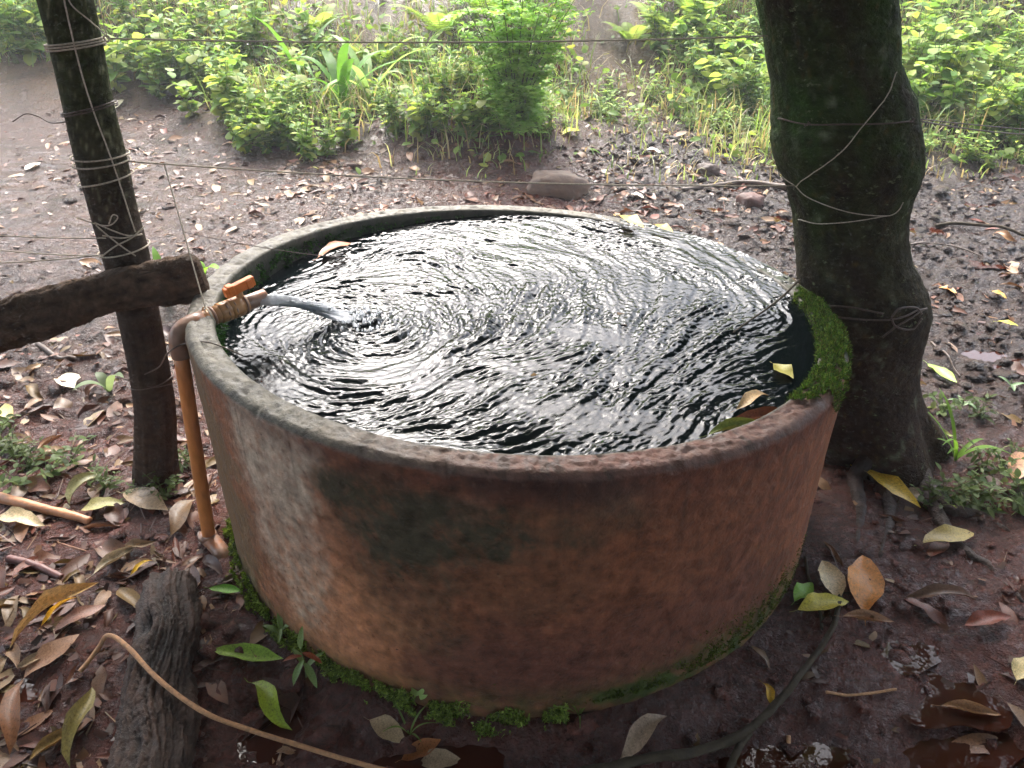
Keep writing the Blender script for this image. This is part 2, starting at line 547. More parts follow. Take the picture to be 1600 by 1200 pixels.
# ------------------------------------------------------------------ the tank
NT = 960
th = np.linspace(-PI, PI, NT, endpoint=False)
def ang_noise(t, k, seed):                     # periodic noise round the tank
    return fbm(np.cos(t) * k, np.sin(t) * k, seed, 3)
prof = []                                      # (radius, offset from rim or absolute z)
edge = 0.010 + 0.010 * np.clip(ang_noise(th, 9, 5), 0, 1) + 0.016 * np.clip(ang_noise(th, 22, 6) - 0.15, 0, 1)
edge = edge * (0.8 + 0.9 * sstep(0.5, -0.5, np.sin(th)))
rows_r = []; rows_z = []; rows_k = []
rz_o = rim_z(R_OUT * np.cos(th), R_OUT * np.sin(th)); rz_i = rim_z(R_IN * np.cos(th), R_IN * np.sin(th))
# the far right lip is worn down where the water spills over
spill = np.exp(-((np.arctan2(np.sin(th - R(47)), np.cos(th - R(47)))) / 0.34) ** 2)
rz_o = rz_o - 0.006 * spill; rz_i = rz_i - 0.006 * spill
for f in np.linspace(0, 1, 120):
    z = -0.12 + f * (rz_o - edge + 0.12)
    r = R_OUT + 0.004 * fbm(th * 6 + 3, z * 7, 8, 3) + 0.0015 * fbm(th * 40, z * 40, 9, 3) + 0 * th
    rows_r.append(r); rows_z.append(z); rows_k.append(0)
for f in np.linspace(0.25, 1, 4):
    rows_r.append(R_OUT - edge * f * (0.7 + 0.3 * f) + 0.002 * fbm(th * 50, th * 0 + f * 3, 10, 3)); rows_z.append(rz_o - edge * (1 - f) ** 1.7); rows_k.append(1)
for f in np.linspace(0.12, 0.88, 9):
    r = (R_OUT - edge) * (1 - f) + (R_IN + 0.006) * f
    z = rz_o * (1 - f) + rz_i * f + 0.008 * fbm(th * 14 + f, r * 25, 12, 4) + 0.0065 * fbm(th * 55, r * 62, 13, 3) - 0.007 * np.clip(fbm(th * 34, r * 40, 16, 2) - 0.25, 0, 1)
    rows_r.append(r + 0 * th); rows_z.append(z); rows_k.append(1)
for f in np.linspace(0, 1, 4):
    rows_r.append(R_IN + 0.006 * (1 - f) ** 2 + 0.002 * ang_noise(th, 30, 14)); rows_z.append(rz_i - 0.008 * f); rows_k.append(2)
for f in np.linspace(0.05, 1, 18):
    z = (rz_i - 0.008) * (1 - f) + 0.06 * f
    rows_r.append(R_IN + 0.003 * fbm(th * 8, z * 9, 15, 3)); rows_z.append(z); rows_k.append(2)
rr = np.array(rows_r); zz = np.array(rows_z); kk = np.repeat(np.array(rows_k)[:, None], NT, 1)
TT = np.repeat(th[None], len(rr), 0)
VX, VY = rr * np.cos(TT), rr * np.sin(TT)
tv, zv, kv = TT.ravel(), zz.ravel(), kk.ravel()

nD = fbm(tv * 13, zv * 14, 331, 4); nE = fbm(tv * 45, zv * 48, 341, 3)
def blob(px, py, wpx, hpx, soft=1.0):
    """soft stain or patch of tone centred where the sight line meets the outer wall, sized in metres of wall"""
    a, z = cyl(px, py); a2, _ = cyl(px + wpx / 2, py); _, z2 = cyl(px, py - hpx / 2)
    da = abs(a2 - a) + 1e-3; dz = abs(z2 - z) + 1e-3
    dA = np.arctan2(np.sin(tv - a), np.cos(tv - a))
    w1 = 0.35 * fbm(tv * 5 + px, zv * 6, 200 + int(px) % 37, 3); w2 = 0.35 * fbm(tv * 6, zv * 7 + py, 240 + int(py) % 31, 3)
    q = (dA / da + w1) ** 2 + ((zv - z) / dz + w2) ** 2
    b_ = np.exp(-q * soft)
    return np.clip(0.45 * b_ + 0.75 * sstep(0.28, 0.62, b_ + 0.30 * nD + 0.16 * nE), 0, 1) * (b_ > 0.02)
nA = fbm(tv * 5, zv * 6, 301, 5); nB = fbm(tv * 22, zv * 26, 311, 4); nC = fbm(tv * 60, zv * 64, 321, 3)
rust = lin(144, 92, 66); maroon = lin(104, 66, 54); olive = lin(112, 96, 72); pale = lin(186, 166, 146); black = lin(44, 44, 36); orange = lin(158, 92, 58)
c_out = rust[None] * (1 + 0.30 * nA[:, None] + 0.18 * nB[:, None])
def lay(c, w, col):
    w = np.clip(w, 0, 1)[:, None]
    return c * (1 - w) + col[None] * w
c_out = lay(c_out, 0.75 * blob(1020, 1010, 520, 170) + 0.7 * blob(760, 1060, 400, 90), maroon)
c_out = lay(c_out, 0.75 * blob(1160, 800, 200, 200) * (0.5 + nA), maroon)
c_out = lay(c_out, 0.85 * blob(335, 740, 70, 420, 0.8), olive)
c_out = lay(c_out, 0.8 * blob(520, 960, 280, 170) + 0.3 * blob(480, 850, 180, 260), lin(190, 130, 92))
c_out = lay(c_out, 1.0 * blob(425, 720, 150, 190) * (0.85 + 0.7 * nB + 0.5 * nC), lin(196, 180, 160))  # pale lichen, plus light falling on the left front painted in
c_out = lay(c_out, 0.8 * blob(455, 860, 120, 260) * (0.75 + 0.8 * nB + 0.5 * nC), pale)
c_out = lay(c_out, 0.6 * blob(735, 795, 80, 70) * (0.7 + nB), lin(140, 126, 108))
c_out = lay(c_out, 0.5 * blob(965, 788, 80, 60) * (0.7 + 1.4 * nB), lin(140, 120, 100))
c_out = lay(c_out, 0.45 * blob(770, 775, 130, 40), orange)
c_out = lay(c_out, 0.45 * blob(900, 880, 420, 200) * (0.6 + nA), lin(134, 84, 54))
algae = 0.95 * blob(590, 800, 190, 190) + 0.9 * blob(700, 830, 260, 110) + 0.6 * blob(640, 930, 190, 200) + 0.35 * blob(820, 900, 260, 160) + 0.55 * blob(880, 820, 300, 80) + 0.6 * blob(520, 760, 90, 60)
c_out = lay(c_out, 0.95 * algae * (0.75 + 0.5 * nB + 0.4 * nC), lin(76, 71, 55))
# drips below the rim and scratches
rimz = rim_z(R_OUT * np.cos(tv), R_OUT * np.sin(tv))
drip = np.clip(fbm(tv * 38, zv * 2.2, 351, 3) * 2.2 - 0.25, 0, 1) * sstep(0.34, 0.03, rimz - zv + 0.12 * ang_noise(tv, 16, 352))
c_out = lay(c_out, 0.55 * drip, lin(70, 54, 44))
frontright = sstep(R(-125), R(-85), tv) * sstep(R(20), R(-10), tv)
band = sstep(0.10, 0.02, rimz - zv) * sstep(R(-150), R(-120), tv) * sstep(R(10), R(-30), tv)
c_out = lay(c_out, 0.8 * band * (0.7 + 0.8 * nB), lin(94, 58, 50))
c_out = lay(c_out, 0.75 * sstep(0.16, 0.03, rimz - zv) * blob(860, 760, 300, 80), lin(60, 46, 42))
green = sstep(0.10, 0.0, zv + 0.03 * nB) * (0.6 + nB) + 0.9 * blob(1150, 995, 150, 60) * (0.5 + 1.2 * nB) + 0.9 * blob(985, 1080, 120, 30)
c_out = lay(c_out, 0.65 * green, lin(64, 76, 34))
c_out = lay(c_out, (nC > 0.5) * 0.2, lin(140, 116, 96)); c_out = lay(c_out, (nC < -0.48) * 0.35, lin(52, 38, 34))
c_rim = lin(138, 132, 118)[None] * (1 + 0.3 * nA[:, None] + 0.55 * nB[:, None] + 0.45 * nC[:, None])
c_rim = lay(c_rim, frontright * (0.85 + 0.4 * nA), lin(140, 96, 82))
c_rim = lay(c_rim, sstep(R(-40), R(-30), tv) * sstep(R(-18), R(-26), tv) * 0.6, lin(186, 150, 124))
c_rim = lay(c_rim, sstep(R(-30), R(-22), tv) * sstep(R(32), R(20), tv) * np.clip(0.75 + 0.8 * nB, 0, 1), lin(52, 70, 30))
c_rim = lay(c_rim, (nB < -0.33) * 0.5, lin(74, 68, 58))
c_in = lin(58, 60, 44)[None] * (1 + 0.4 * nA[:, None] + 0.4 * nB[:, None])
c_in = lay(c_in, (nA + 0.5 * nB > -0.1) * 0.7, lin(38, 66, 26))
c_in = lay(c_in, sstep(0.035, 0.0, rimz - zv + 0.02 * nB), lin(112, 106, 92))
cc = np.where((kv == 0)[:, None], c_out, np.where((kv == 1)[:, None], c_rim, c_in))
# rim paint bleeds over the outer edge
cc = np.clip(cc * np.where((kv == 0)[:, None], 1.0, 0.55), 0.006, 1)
M_CONC = simple_mat('stained wet concrete', attr='Col', rough=0.6, spec=0.3, nscale=34, nvar=0.5, bstr=0.7, bdist=0.006, rvar=0.2, spots=(90, 0.66, 0.74, tuple(lin(72, 54, 44))))
tank = empty('water_tank', (0, 0, 0))
tag(tank, 'round concrete water tank stained rust red, brimming with rippling water', 'water tank')
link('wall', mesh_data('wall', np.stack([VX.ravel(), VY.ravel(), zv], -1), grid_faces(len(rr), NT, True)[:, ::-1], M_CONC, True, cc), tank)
a = np.linspace(0, 2 * PI, 64, endpoint=False)
link('floor', mesh_data('floor', np.vstack([np.stack([0.84 * np.cos(a), 0.84 * np.sin(a), 0 * a + 0.08], -1), [[0, 0, 0.08]]]),
     [(i, (i + 1) % 64, 64) for i in range(64)], simple_mat('silt', color=tuple(lin(52, 48, 36)), rough=0.9)), tank)

# moss: thousands of little blades on the right lip, along the foot and inside the wall
def moss_part(name, P, Nrm, length, width, greens, lean=0.5):
    n = len(P)
    d = Nrm + lean * RNG.normal(size=(n, 3)); d /= np.linalg.norm(d, axis=1)[:, None]
    s = np.cross(d, RNG.normal(size=(n, 3))); s /= np.linalg.norm(s, axis=1)[:, None]
    L = length * RNG.uniform(0.5, 1.3, n)[:, None]; W = width * RNG.uniform(0.6, 1.3, n)[:, None]
    droop = RNG.normal(size=(n, 3)) * 0.25 * L
    V = np.stack([P - s * W, P + s * W, P + d * L * 0.6 + s * W * 0.8 + droop * .3, P + d * L + droop], 1).reshape(-1, 3)
    Fm = np.arange(n * 4).reshape(-1, 4)
    g = np.array(greens)[RNG.integers(0, len(greens), n)] * RNG.uniform(0.6, 1.3, (n, 1))
    o = link(name, mesh_data(name, V, Fm, M_MOSS, False, np.repeat(g, 4, 0)), tank)
    o['kind'] = 'stuff'
    return o
g1 = [lin(66, 100, 38), lin(88, 124, 50), lin(48, 76, 32), lin(120, 140, 70), lin(84, 84, 46)]
n = 26000
ml = hit_z(1278, 628, 0.625); m_lo = math.atan2(ml[1], ml[0]); mh = hit_z(1238, 452, 0.61); m_hi = math.atan2(mh[1], mh[0])
t = RNG.uniform(m_lo - 0.05, m_hi + 0.03, n); f = RNG.uniform(-0.16, 1.10, n)
keep = fbm(t * 9, f * 2.5, 401, 4) * 1.3 + 0.45 * sstep(m_lo - 0.05, m_lo + 0.14, t) - 0.5 * sstep(m_hi - 0.12, m_hi + 0.03, t) - 0.25 * sstep(0.35, 0.0, f) > 0.13
t, f = t[keep], f[keep]
r = R_OUT * (1 - f) + R_IN * f
z = rim_z(R_OUT * np.cos(t), R_OUT * np.sin(t)) + 0.010 * (1 - (2 * f - 1) ** 2) + 0.012 * np.clip(fbm(t * 20, f * 4, 402, 2), -0.2, 1) - 0.03 * np.clip(-f, 0, 1) * 8 - 0.03 * np.clip(f - 1, 0, 1) * 8
moss_part('moss_cushion', np.stack([r * np.cos(t), r * np.sin(t), z], -1), np.stack([0.5 * (0.5 - f) * np.cos(t), 0.5 * (0.5 - f) * np.sin(t), 0 * t + 1], -1), 0.0085, 0.0015, g1, 0.9)
# foot of the tank, left front: thick leafy moss on a small ledge
n = 42000
tl, _ = cyl(352, 880); tr_, _ = cyl(850, 1095)
t = RNG.uniform(tl - 0.2, tr_ + 0.06, n); f = RNG.uniform(0, 1, n) ** 1.5
dens = fbm(t * 14, f * 3, 411, 3)
wid = 0.015 + 0.055 * np.clip(0.55 + 0.9 * fbm(t * 7, 0 * t, 413, 2), 0, 1)
keep = dens + 0.06 - f * 0.6 > 0
t, f, wid = t[keep], f[keep], wid[keep]
r = R_OUT + 0.004 + f * wid
x, y = r * np.cos(t), r * np.sin(t)
z = terrain(x, y) + (1 - f) * (0.03 + 0.035 * np.clip(fbm(t * 10, 0 * t, 415, 3) + 0.3, 0, 1)) * RNG.uniform(0, 1, len(t))
moss_part('moss_fringe', np.stack([x, y, z], -1), np.stack([np.cos(t), np.sin(t), 0 * t + 0.9], -1), 0.0075, 0.0026,
          [lin(136, 158, 70), lin(112, 134, 56), lin(156, 174, 86), lin(86, 104, 44)], 1.1)
# thin moss film on the wall low down at the right
P = []; 
for (px, py, wpx, hpx, k) in [(1150, 995, 120, 60, 2600), (985, 1082, 90, 22, 1200), (1215, 930, 50, 60, 900), (1095, 1030, 60, 30, 700)]:
    a0, z0 = cyl(px, py); a1, _ = cyl(px + wpx / 2, py); _, z1 = cyl(px, py - hpx / 2)
    tt = a0 + RNG.normal(size=k) * abs(a1 - a0) * 0.55; z_ = z0 + RNG.normal(size=k) * abs(z1 - z0) * 0.5
    P.append(np.stack([tt, np.clip(z_, 0.0, 1)], -1))
P = np.vstack(P); q = fbm(P[:, 0] * 30, P[:, 1] * 30, 421, 3) > -0.1; P = P[q]
moss_part('moss_film', np.stack([R_OUT * np.cos(P[:, 0]), R_OUT * np.sin(P[:, 0]), P[:, 1]], -1), np.stack([np.cos(P[:, 0]), np.sin(P[:, 0]), 0 * P[:, 0] + 0.5], -1),
          0.006, 0.0014, [lin(78, 92, 34), lin(92, 110, 40), lin(62, 74, 30)], 0.6)
# weed hanging inside, under the spout and along the left inner wall
n = 9000
t = RNG.uniform(R(95), R(218), n); f = RNG.uniform(0, 1, n)
z = rim_z(R_IN * np.cos(t), R_IN * np.sin(t)) - 0.02 - 0.085 * f
keep = (fbm(t * 16, f * 2, 431, 3) > 0.02 - 0.35 * np.exp(-((t - R(196)) / 0.12) ** 2)) & (z > WATER_Z)
t, z = t[keep], z[keep]
moss_part('moss_inside', np.stack([R_IN * np.cos(t), R_IN * np.sin(t), z], -1), np.stack([-np.cos(t), -np.sin(t), 0 * t - 0.5], -1), 0.011, 0.0018,
          [lin(44, 84, 28), lin(60, 104, 36), lin(32, 62, 24)], 0.6)

# ------------------------------------------------------------------ the water in the tank
NW = 750
WL = 0.90
xs = np.linspace(-WL, WL, NW); hx = xs[1] - xs[0]
WX, WY = np.meshgrid(xs, xs)
jet_hit = hit_z(556, 498, WATER_Z)
def blur(A, sig):
    k = np.fft.fftfreq(NW) * 2 * PI
    g = np.exp(-0.5 * (sig / hx) ** 2 * (k[:, None] ** 2 + k[None, :] ** 2))
    return np.real(np.fft.ifft2(np.fft.fft2(A) * g))
dx_, dy_ = WX - jet_hit[0], WY - jet_hit[1]
dj = np.sqrt(dx_ ** 2 + dy_ ** 2) + 1e-6
sw = np.exp(-(dj / 0.55) ** 2)
cx_, cy_ = WX + 0.18, WY - 0.10
dc = np.sqrt(cx_ ** 2 + cy_ ** 2) + 1e-6
ux = -cy_ / dc * (1 - sw) + sw * (-dy_ / dj); uy = cx_ / dc * (1 - sw) + sw * (dx_ / dj)
wn1 = 1.5 * fbm(WX * 2.6, WY * 2.6, 501, 3); 
ca, sa = np.cos(wn1), np.sin(wn1); ux, uy = ux * ca - uy * sa, ux * sa + uy * ca
nn = np.sqrt(ux ** 2 + uy ** 2) + 1e-6; ux /= nn; uy /= nn
def lic(A, length):
    out = A.copy(); steps = int(length / hx)
    for s in (1, -1):
        pxx = np.repeat(np.arange(NW)[None], NW, 0).astype(float); pyy = np.repeat(np.arange(NW)[:, None], NW, 1).astype(float)
        for k in range(steps):
            i = np.clip(pxx.round().astype(int), 0, NW - 1); j = np.clip(pyy.round().astype(int), 0, NW - 1)
            pxx += s * ux[j, i]; pyy += s * uy[j, i]
            i = np.clip(pxx.round().astype(int), 0, NW - 1); j = np.clip(pyy.round().astype(int), 0, NW - 1)
            out += A[j, i] * (1 - k / steps)
    return out
def band_noise(sig_lo, length):
    A = RNG.normal(size=(NW, NW))
    A = lic(blur(A, sig_lo), length)
    A = blur(A, sig_lo * 0.7) - blur(A, sig_lo * 4)
    gyy, gxx = np.gradient(A, hx)
    return A / np.sqrt((gxx ** 2 + gyy ** 2).mean())
small = band_noise(0.0027, 0.009); mid = band_noise(0.0045, 0.075); large = band_noise(0.011, 0.18)
def pool(px, py, rx, ry):
    c = hit_z(px, py, WATER_Z)
    return np.exp(-(((WX - c[0]) / rx) ** 2 + ((WY - c[1]) / ry) ** 2))
arcs = np.exp(-(dj / 0.42) ** 2) * sstep(0.3, -0.4, dy_ / dj)           # long curved ripples on the near side of the inlet
patch = fbm(WX * 3.2 + 0.8 * WY, WY * 6.0, 511, 4)
mod = np.clip(0.95 + 1.7 * patch, 0.42, 1.75)
calm = 1.0 * pool(1235, 575, 0.14, 0.18) + 0.8 * pool(450, 415, 0.14, 0.26) + 0.35 * pool(880, 385, 0.28, 0.17) + 0.2 * pool(760, 640, 0.16, 0.08) + 0.45 * pool(420, 570, 0.10, 0.14) + 0.3 * pool(1130, 620, 0.12, 0.10)
mod = mod * (1 - 0.90 * np.clip(calm, 0, 1))
H = (0.185 * small * (1 - 0.4 * arcs) + 0.165 * mid * (1 + 0.3 * arcs) + 0.13 * large) * mod
near_jet = np.exp(-(dj / 0.10) ** 2)
H = H + 0.26 * small * near_jet
rings = np.sin(dj * 2 * PI / 0.040 + 2.2 * fbm(WX * 5, WY * 5, 521, 3)) * np.exp(-dj / 0.26) * sstep(0.02, 0.08, dj)
lobe = 0.35 + 0.65 * sstep(0.25, -0.5, dy_ / dj)
H = H + 0.0013 * rings * lobe * np.clip(0.7 + 1.3 * fbm(WX * 7, WY * 9, 522, 3), 0, 1.5)
H = H + 0.010 * np.exp(-(dj / 0.03) ** 2) * fbm(WX * 60, WY * 60, 531, 3) - 0.006 * np.exp(-(dj / 0.022) ** 2)
inside = (WX ** 2 + WY ** 2) < 0.880 ** 2
idx = -np.ones(NW * NW, int); vs = np.nonzero(inside.ravel())[0]; idx[vs] = np.arange(len(vs))
Fg = grid_faces(NW, NW); ok = (idx[Fg] >= 0).all(1); Fg = idx[Fg[ok]]
WV = np.stack([WX, WY, H], -1).reshape(-1, 3)[vs]
def water_material():
    m, nt, out = material('dark tank water')
    tc = N(nt, 'TexCoord')
    g = N(nt, 'BsdfGlossy', i_Roughness=0.025)
    nrm = bump(nt, noise_tex(nt, tc.outputs['Object'], 170, 3, 0.6), 0.2, 0.002)
    nt.links.new(nrm, g.inputs['Normal'])
    tr = N(nt, 'BsdfTransparent'); tr.inputs[0].default_value = (0.16, 0.22, 0.21, 1)
    df = N(nt, 'BsdfDiffuse'); df.inputs[0].default_value = (0.004, 0.008, 0.009, 1)
    body = N(nt, 'MixShader'); body.inputs[0].default_value = 0.5
    nt.links.new(tr.outputs[0], body.inputs[1]); nt.links.new(df.outputs[0], body.inputs[2])
    fr = N(nt, 'Fresnel', i_IOR=1.33); nt.links.new(nrm, fr.inputs['Normal'])
    mx = N(nt, 'MixShader')
    nt.links.new(fr.outputs[0], mx.inputs[0]); nt.links.new(body.outputs[0], mx.inputs[1]); nt.links.new(g.outputs[0], mx.inputs[2])
    nt.links.new(mx.outputs[0], out.inputs[0])
    return m
M_WATER = water_material()
tw = link('tank_water', mesh_data('tank_water', WV, Fg, M_WATER))
tw.location = (0, 0, WATER_Z)
tag(tw, 'dark swirling water with bright ripples filling the round tank', kind='structure')

# ------------------------------------------------------------------ the feed pipe
M_PIPE = simple_mat('rust stained orange pipe', color=tuple(lin(214, 138, 78)), rough=0.4, nscale=16, nvar=0.45, bstr=0.25, stretch=(1, 1, 0.35),
                    spots=(9, 0.52, 0.66, tuple(lin(134, 84, 56))))
M_FIT = simple_mat('brown pipe fitting', color=tuple(lin(178, 130, 88)), rough=0.38, nscale=22, nvar=0.45, bstr=0.35, spots=(14, 0.5, 0.66, tuple(lin(196, 140, 84))))
M_ELBOW = simple_mat('grey brown elbow', color=tuple(lin(150, 118, 100)), rough=0.36, nscale=26, nvar=0.4, bstr=0.3, spots=(16, 0.52, 0.66, tuple(lin(176, 112, 72))))
M_HANDLE = simple_mat('orange valve handle', color=tuple(lin(226, 122, 52)), rough=0.45, nscale=24, nvar=0.3, bstr=0.3, spots=(18, 0.56, 0.7, tuple(lin(170, 74, 34))))
M_DROP, nt, out = material('water drop')
p = N(nt, 'BsdfPrincipled', i_Roughness=0.02, i_IOR=1.33); p.inputs['Transmission Weight'].default_value = 0.9; p.inputs['Base Color'].default_value = (.95, .98, 1, 1)
nt.links.new(p.outputs[0], out.inputs[0])
foot = ground(326, 842); 
PY = foot[1]
elb = hit_y(274, 516, PY + 0.0)
end = hit_z(414, 463, elb[2] + 0.012)
pipe = empty('feed_pipe', tuple(foot))
tag(pipe, 'rusty orange water pipe with valve feeding the tank over its left rim', 'pipe')
def pchild(name, V, F, mat, parent=pipe, smooth=True):
    return link(name, mesh_data(name, np.asarray(V) - foot, F, mat, smooth), parent)
rp = 0.0190
pchild('riser_pipe', *tube(np.linspace(foot + [0, 0, -0.03], elb + [0, 0, -0.055], 12), rp, 28), M_PIPE)
hd = end - elb; hd /= np.linalg.norm(hd); HL = np.linalg.norm(end - elb)
upv = np.array([0, 0, 1.0])
# elbow: bend from vertical to the spout's direction, a collar at each end
bend = []
for k in np.linspace(0, PI / 2, 10):
    bend.append(elb + upv * (-0.035 + 0.035 * math.sin(k)) + hd * (0.035 * (1 - math.cos(k))))
bend = [elb - upv * 0.075, elb - upv * 0.05] + bend + [elb + hd * 0.05, elb + hd * 0.075]
e_r = [0.0250, 0.0250] + [0.0232] * 10 + [0.0250, 0.0250]
pchild('elbow', *tube(bend, e_r, 28), M_ELBOW)
def along(a, b, r0, r1=None, ns=28, n=6, mod=None):
    return tube(np.linspace(elb + hd * a, elb + hd * b, n), np.linspace(r0, r1 if r1 else r0, n), ns, True, mod)
pchild('nipple', *along(0.07, 0.115, 0.0215), M_FIT)
ridg = lambda u, a: 1 + 0.03 * np.sign(np.sin(a * 8))
vb = pchild('valve_body', *along(0.105, HL - 0.055, 0.0238, 0.0232), M_FIT)
pchild('coupling', *along(0.118, 0.150, 0.0262, None, 32, 4, ridg), M_FIT)
pchild('coupling', *along(HL - 0.105, HL - 0.070, 0.0266, None, 32, 4, ridg), M_FIT)
for q in (0.100, 0.160, HL - 0.115, HL - 0.062):
    c0 = elb + hd * q
    pchild('ring', *tube(np.linspace(c0 - hd * 0.003, c0 + hd * 0.003, 3), [0.0255, 0.0275, 0.0255], 28), M_ELBOW)
# spout: open tube with a wall
prof_ = [(HL - 0.065, 0.0225), (HL, 0.0225), (HL + 0.001, 0.0200), (HL - 0.05, 0.0195)]
pchild('spout', *tube([elb + hd * s for s, _ in prof_[:2]], [0.0208, 0.0208], 28, False), M_ELBOW)
tn = np.cross(hd, upv); tn /= np.linalg.norm(tn); un = np.cross(tn, hd)
def ring_strip(rows, ns=28):
    a = np.linspace(0, 2 * PI, ns, endpoint=False)
    V = [elb + hd * s + r * (np.cos(q) * tn + np.sin(q) * un) for (s, r) in rows for q in a]
    return np.array(V), grid_faces(len(rows), ns, True)
pchild('spout_mouth', *ring_strip([(HL, 0.0208), (HL + 0.0015, 0.0194), (HL - 0.045, 0.0185)]), M_ELBOW)
# valve handle: stem, bridge, flat paddle with tapered ends
hc = elb + hd * 0.185
pchild('handle_stem', *tube(np.linspace(hc + un * 0.02, hc + un * 0.044, 4), [0.011, 0.0095, 0.009, 0.008], 16), M_FIT)
def box_axes(c, ax, hs, bev=0.003):
    A = np.array(ax); V = []; F = []
    import itertools
    bm = []
    for sx in (-1, 1):
        for sy in (-1, 1):
            for sz in (-1, 1):
                V.append(c + A[0] * sx * hs[0] + A[1] * sy * hs[1] + A[2] * sz * hs[2])
    F = [(0, 1, 3, 2), (4, 6, 7, 5), (0, 4, 5, 1), (2, 3, 7, 6), (0, 2, 6, 4), (1, 5, 7, 3)]
    return np.array(V), F
hv = hd * 0.98 + un * 0.12; hv /= np.linalg.norm(hv); hn = np.cross(tn, hv)
h_o = pchild('valve_handle', *box_axes(hc + un * 0.052 + hd * 0.004, (hv, tn, hn), (0.043, 0.010, 0.0135)), M_HANDLE, smooth=False)
bv = h_o.modifiers.new('bevel', 'BEVEL'); bv.width = 0.0035; bv.segments = 2
for s in (-1, 1):
    rb = pchild('grip_rib', *box_axes(hc + un * 0.0535 + hd * (0.004 + s * 0.026), (hv, tn, hn), (0.009, 0.0125, 0.0125)), M_HANDLE, parent=h_o, smooth=False)
    b2 = rb.modifiers.new('bevel', 'BEVEL'); b2.width = 0.003; b2.segments = 2
pchild('foot_collar', *tube(np.linspace(foot + [0, 0, 0.004], foot + [0, 0, 0.020], 4), [0.026, 0.0275, 0.0275, 0.0262], 24), M_ELBOW)
fe = np.array([0.10, -0.012, -0.0])
pchild('buried_pipe', *tube([foot + [0.0, 0, 0.005], foot + [0.02, -0.015, -0.006], foot + [0.05, -0.045, -0.012], foot + [0.075, -0.085, -0.03]], [0.025, 0.026, 0.025, 0.024], 20), M_ELBOW)
def drop_mesh(c, r):
    V = []; F = []
    nu, nv = 7, 10
    for i in range(nu):
        a = PI * i / (nu - 1)
        rr_ = r * math.sin(a) * (1 if a > PI / 2 else 1 - 0.25 * math.cos(a))
        zz_ = r * math.cos(a) * (1.7 if a < PI / 2 else 1)
        for j in range(nv):
            V.append((c[0] + rr_ * math.cos(2 * PI * j / nv), c[1] + rr_ * math.sin(2 * PI * j / nv), c[2] + zz_))
    return np.array(V), grid_faces(nu, nv, True)
for s_, r_ in ((0.175, 0.0048), (0.235, 0.0052), (0.09, 0.004), (0.20, 0.003)):
    pchild('water_drop', *drop_mesh(elb + hd * s_ - un * 0.030, r_), M_DROP)

# the jet of water
def jet_material():
    m, nt, out = material('falling water')
    tc = N(nt, 'TexCoord')
    p = N(nt, 'BsdfPrincipled', i_Roughness=0.06, i_IOR=1.33)
    p.inputs['Base Color'].default_value = (0.97, 0.98, 1.0, 1)
    nz = noise_tex(nt, tc.outputs['Object'], 60, 4, 0.6)
    nt.links.new(ramp(nt, nz, [(0.40, 0.0), (0.66, 0.6)]).outputs[0], p.inputs['Transmission Weight'])
    nt.links.new(bump(nt, nz, 0.7, 0.006), p.inputs['Normal'])
    tl = N(nt, 'BsdfTranslucent'); tl.inputs[0].default_value = (0.97, 0.98, 1.0, 1)
    mx = N(nt, 'MixShader'); nt.links.new(ramp(nt, nz, [(0.42, 0.95), (0.66, 0.4)]).outputs[0], mx.inputs[0])
    nt.links.new(p.outputs[0], mx.inputs[1]); nt.links.new(tl.outputs[0], mx.inputs[2])
    nt.links.new(mx.outputs[0], out.inputs[0])
    return m
M_JET = jet_material()
jt = np.linspace(0, 1, 40)
j0 = elb + hd * (HL - 0.03); jend = np.array([jet_hit[0], jet_hit[1], WATER_Z - 0.01])
hor = jend - j0
JP = np.stack([j0[0] + hor[0] * jt, j0[1] + hor[1] * jt, j0[2] + (jend[2] - j0[2]) * jt ** 1.7], -1)
jm = lambda u, a: 1 + 0.30 * vnoise(u * 9 + 0 * a, a * 1.3 + u * 2, 601) + 0.2 * vnoise(u * 14 + 0 * a, np.cos(a) * 3 + np.sin(a) * 2, 602)
jet = empty('water_jet', tuple(j0))
tag(jet, 'clear jet of water arching from the pipe spout into the tank', 'water jet')
side_j = np.cross(hor / np.linalg.norm(hor), upv)
link('core', mesh_data('core', *(lambda V, F: (V - j0, F))(*tube(JP, 0.0150 * (1 - 0.2 * jt), 18, True, jm)), M_JET), jet)
for k in range(26):                                      # strands peel away from the core as it falls
    ph = RNG.uniform(0, 2 * PI); sp_a = RNG.uniform(0.005, 0.018); t0 = RNG.uniform(0, 0.45); t1 = RNG.uniform(0.7, 1.02)
    tt = np.linspace(t0, t1, 26)
    Q = np.stack([np.interp(tt, jt, JP[:, q]) for q in range(3)], -1)
    spread = sp_a * (0.7 + 1.8 * tt ** 2)
    Q = Q + side_j * (spread * np.cos(ph + tt * 3))[:, None] + upv * (spread * np.sin(ph + tt * 3) * 0.8)[:, None]
    V_, F_ = tube(Q, 0.0046 * RNG.uniform(0.5, 1.2) * np.clip(np.sin(np.linspace(0.25, PI - 0.1, 26)), 0.1, 1), 8, True, lambda u, a: 1 + 0.45 * vnoise(u * 11 + 0 * a, a * 0.8, 610 + k))
    link('strand', mesh_data('strand', V_ - j0, F_, M_JET), jet)
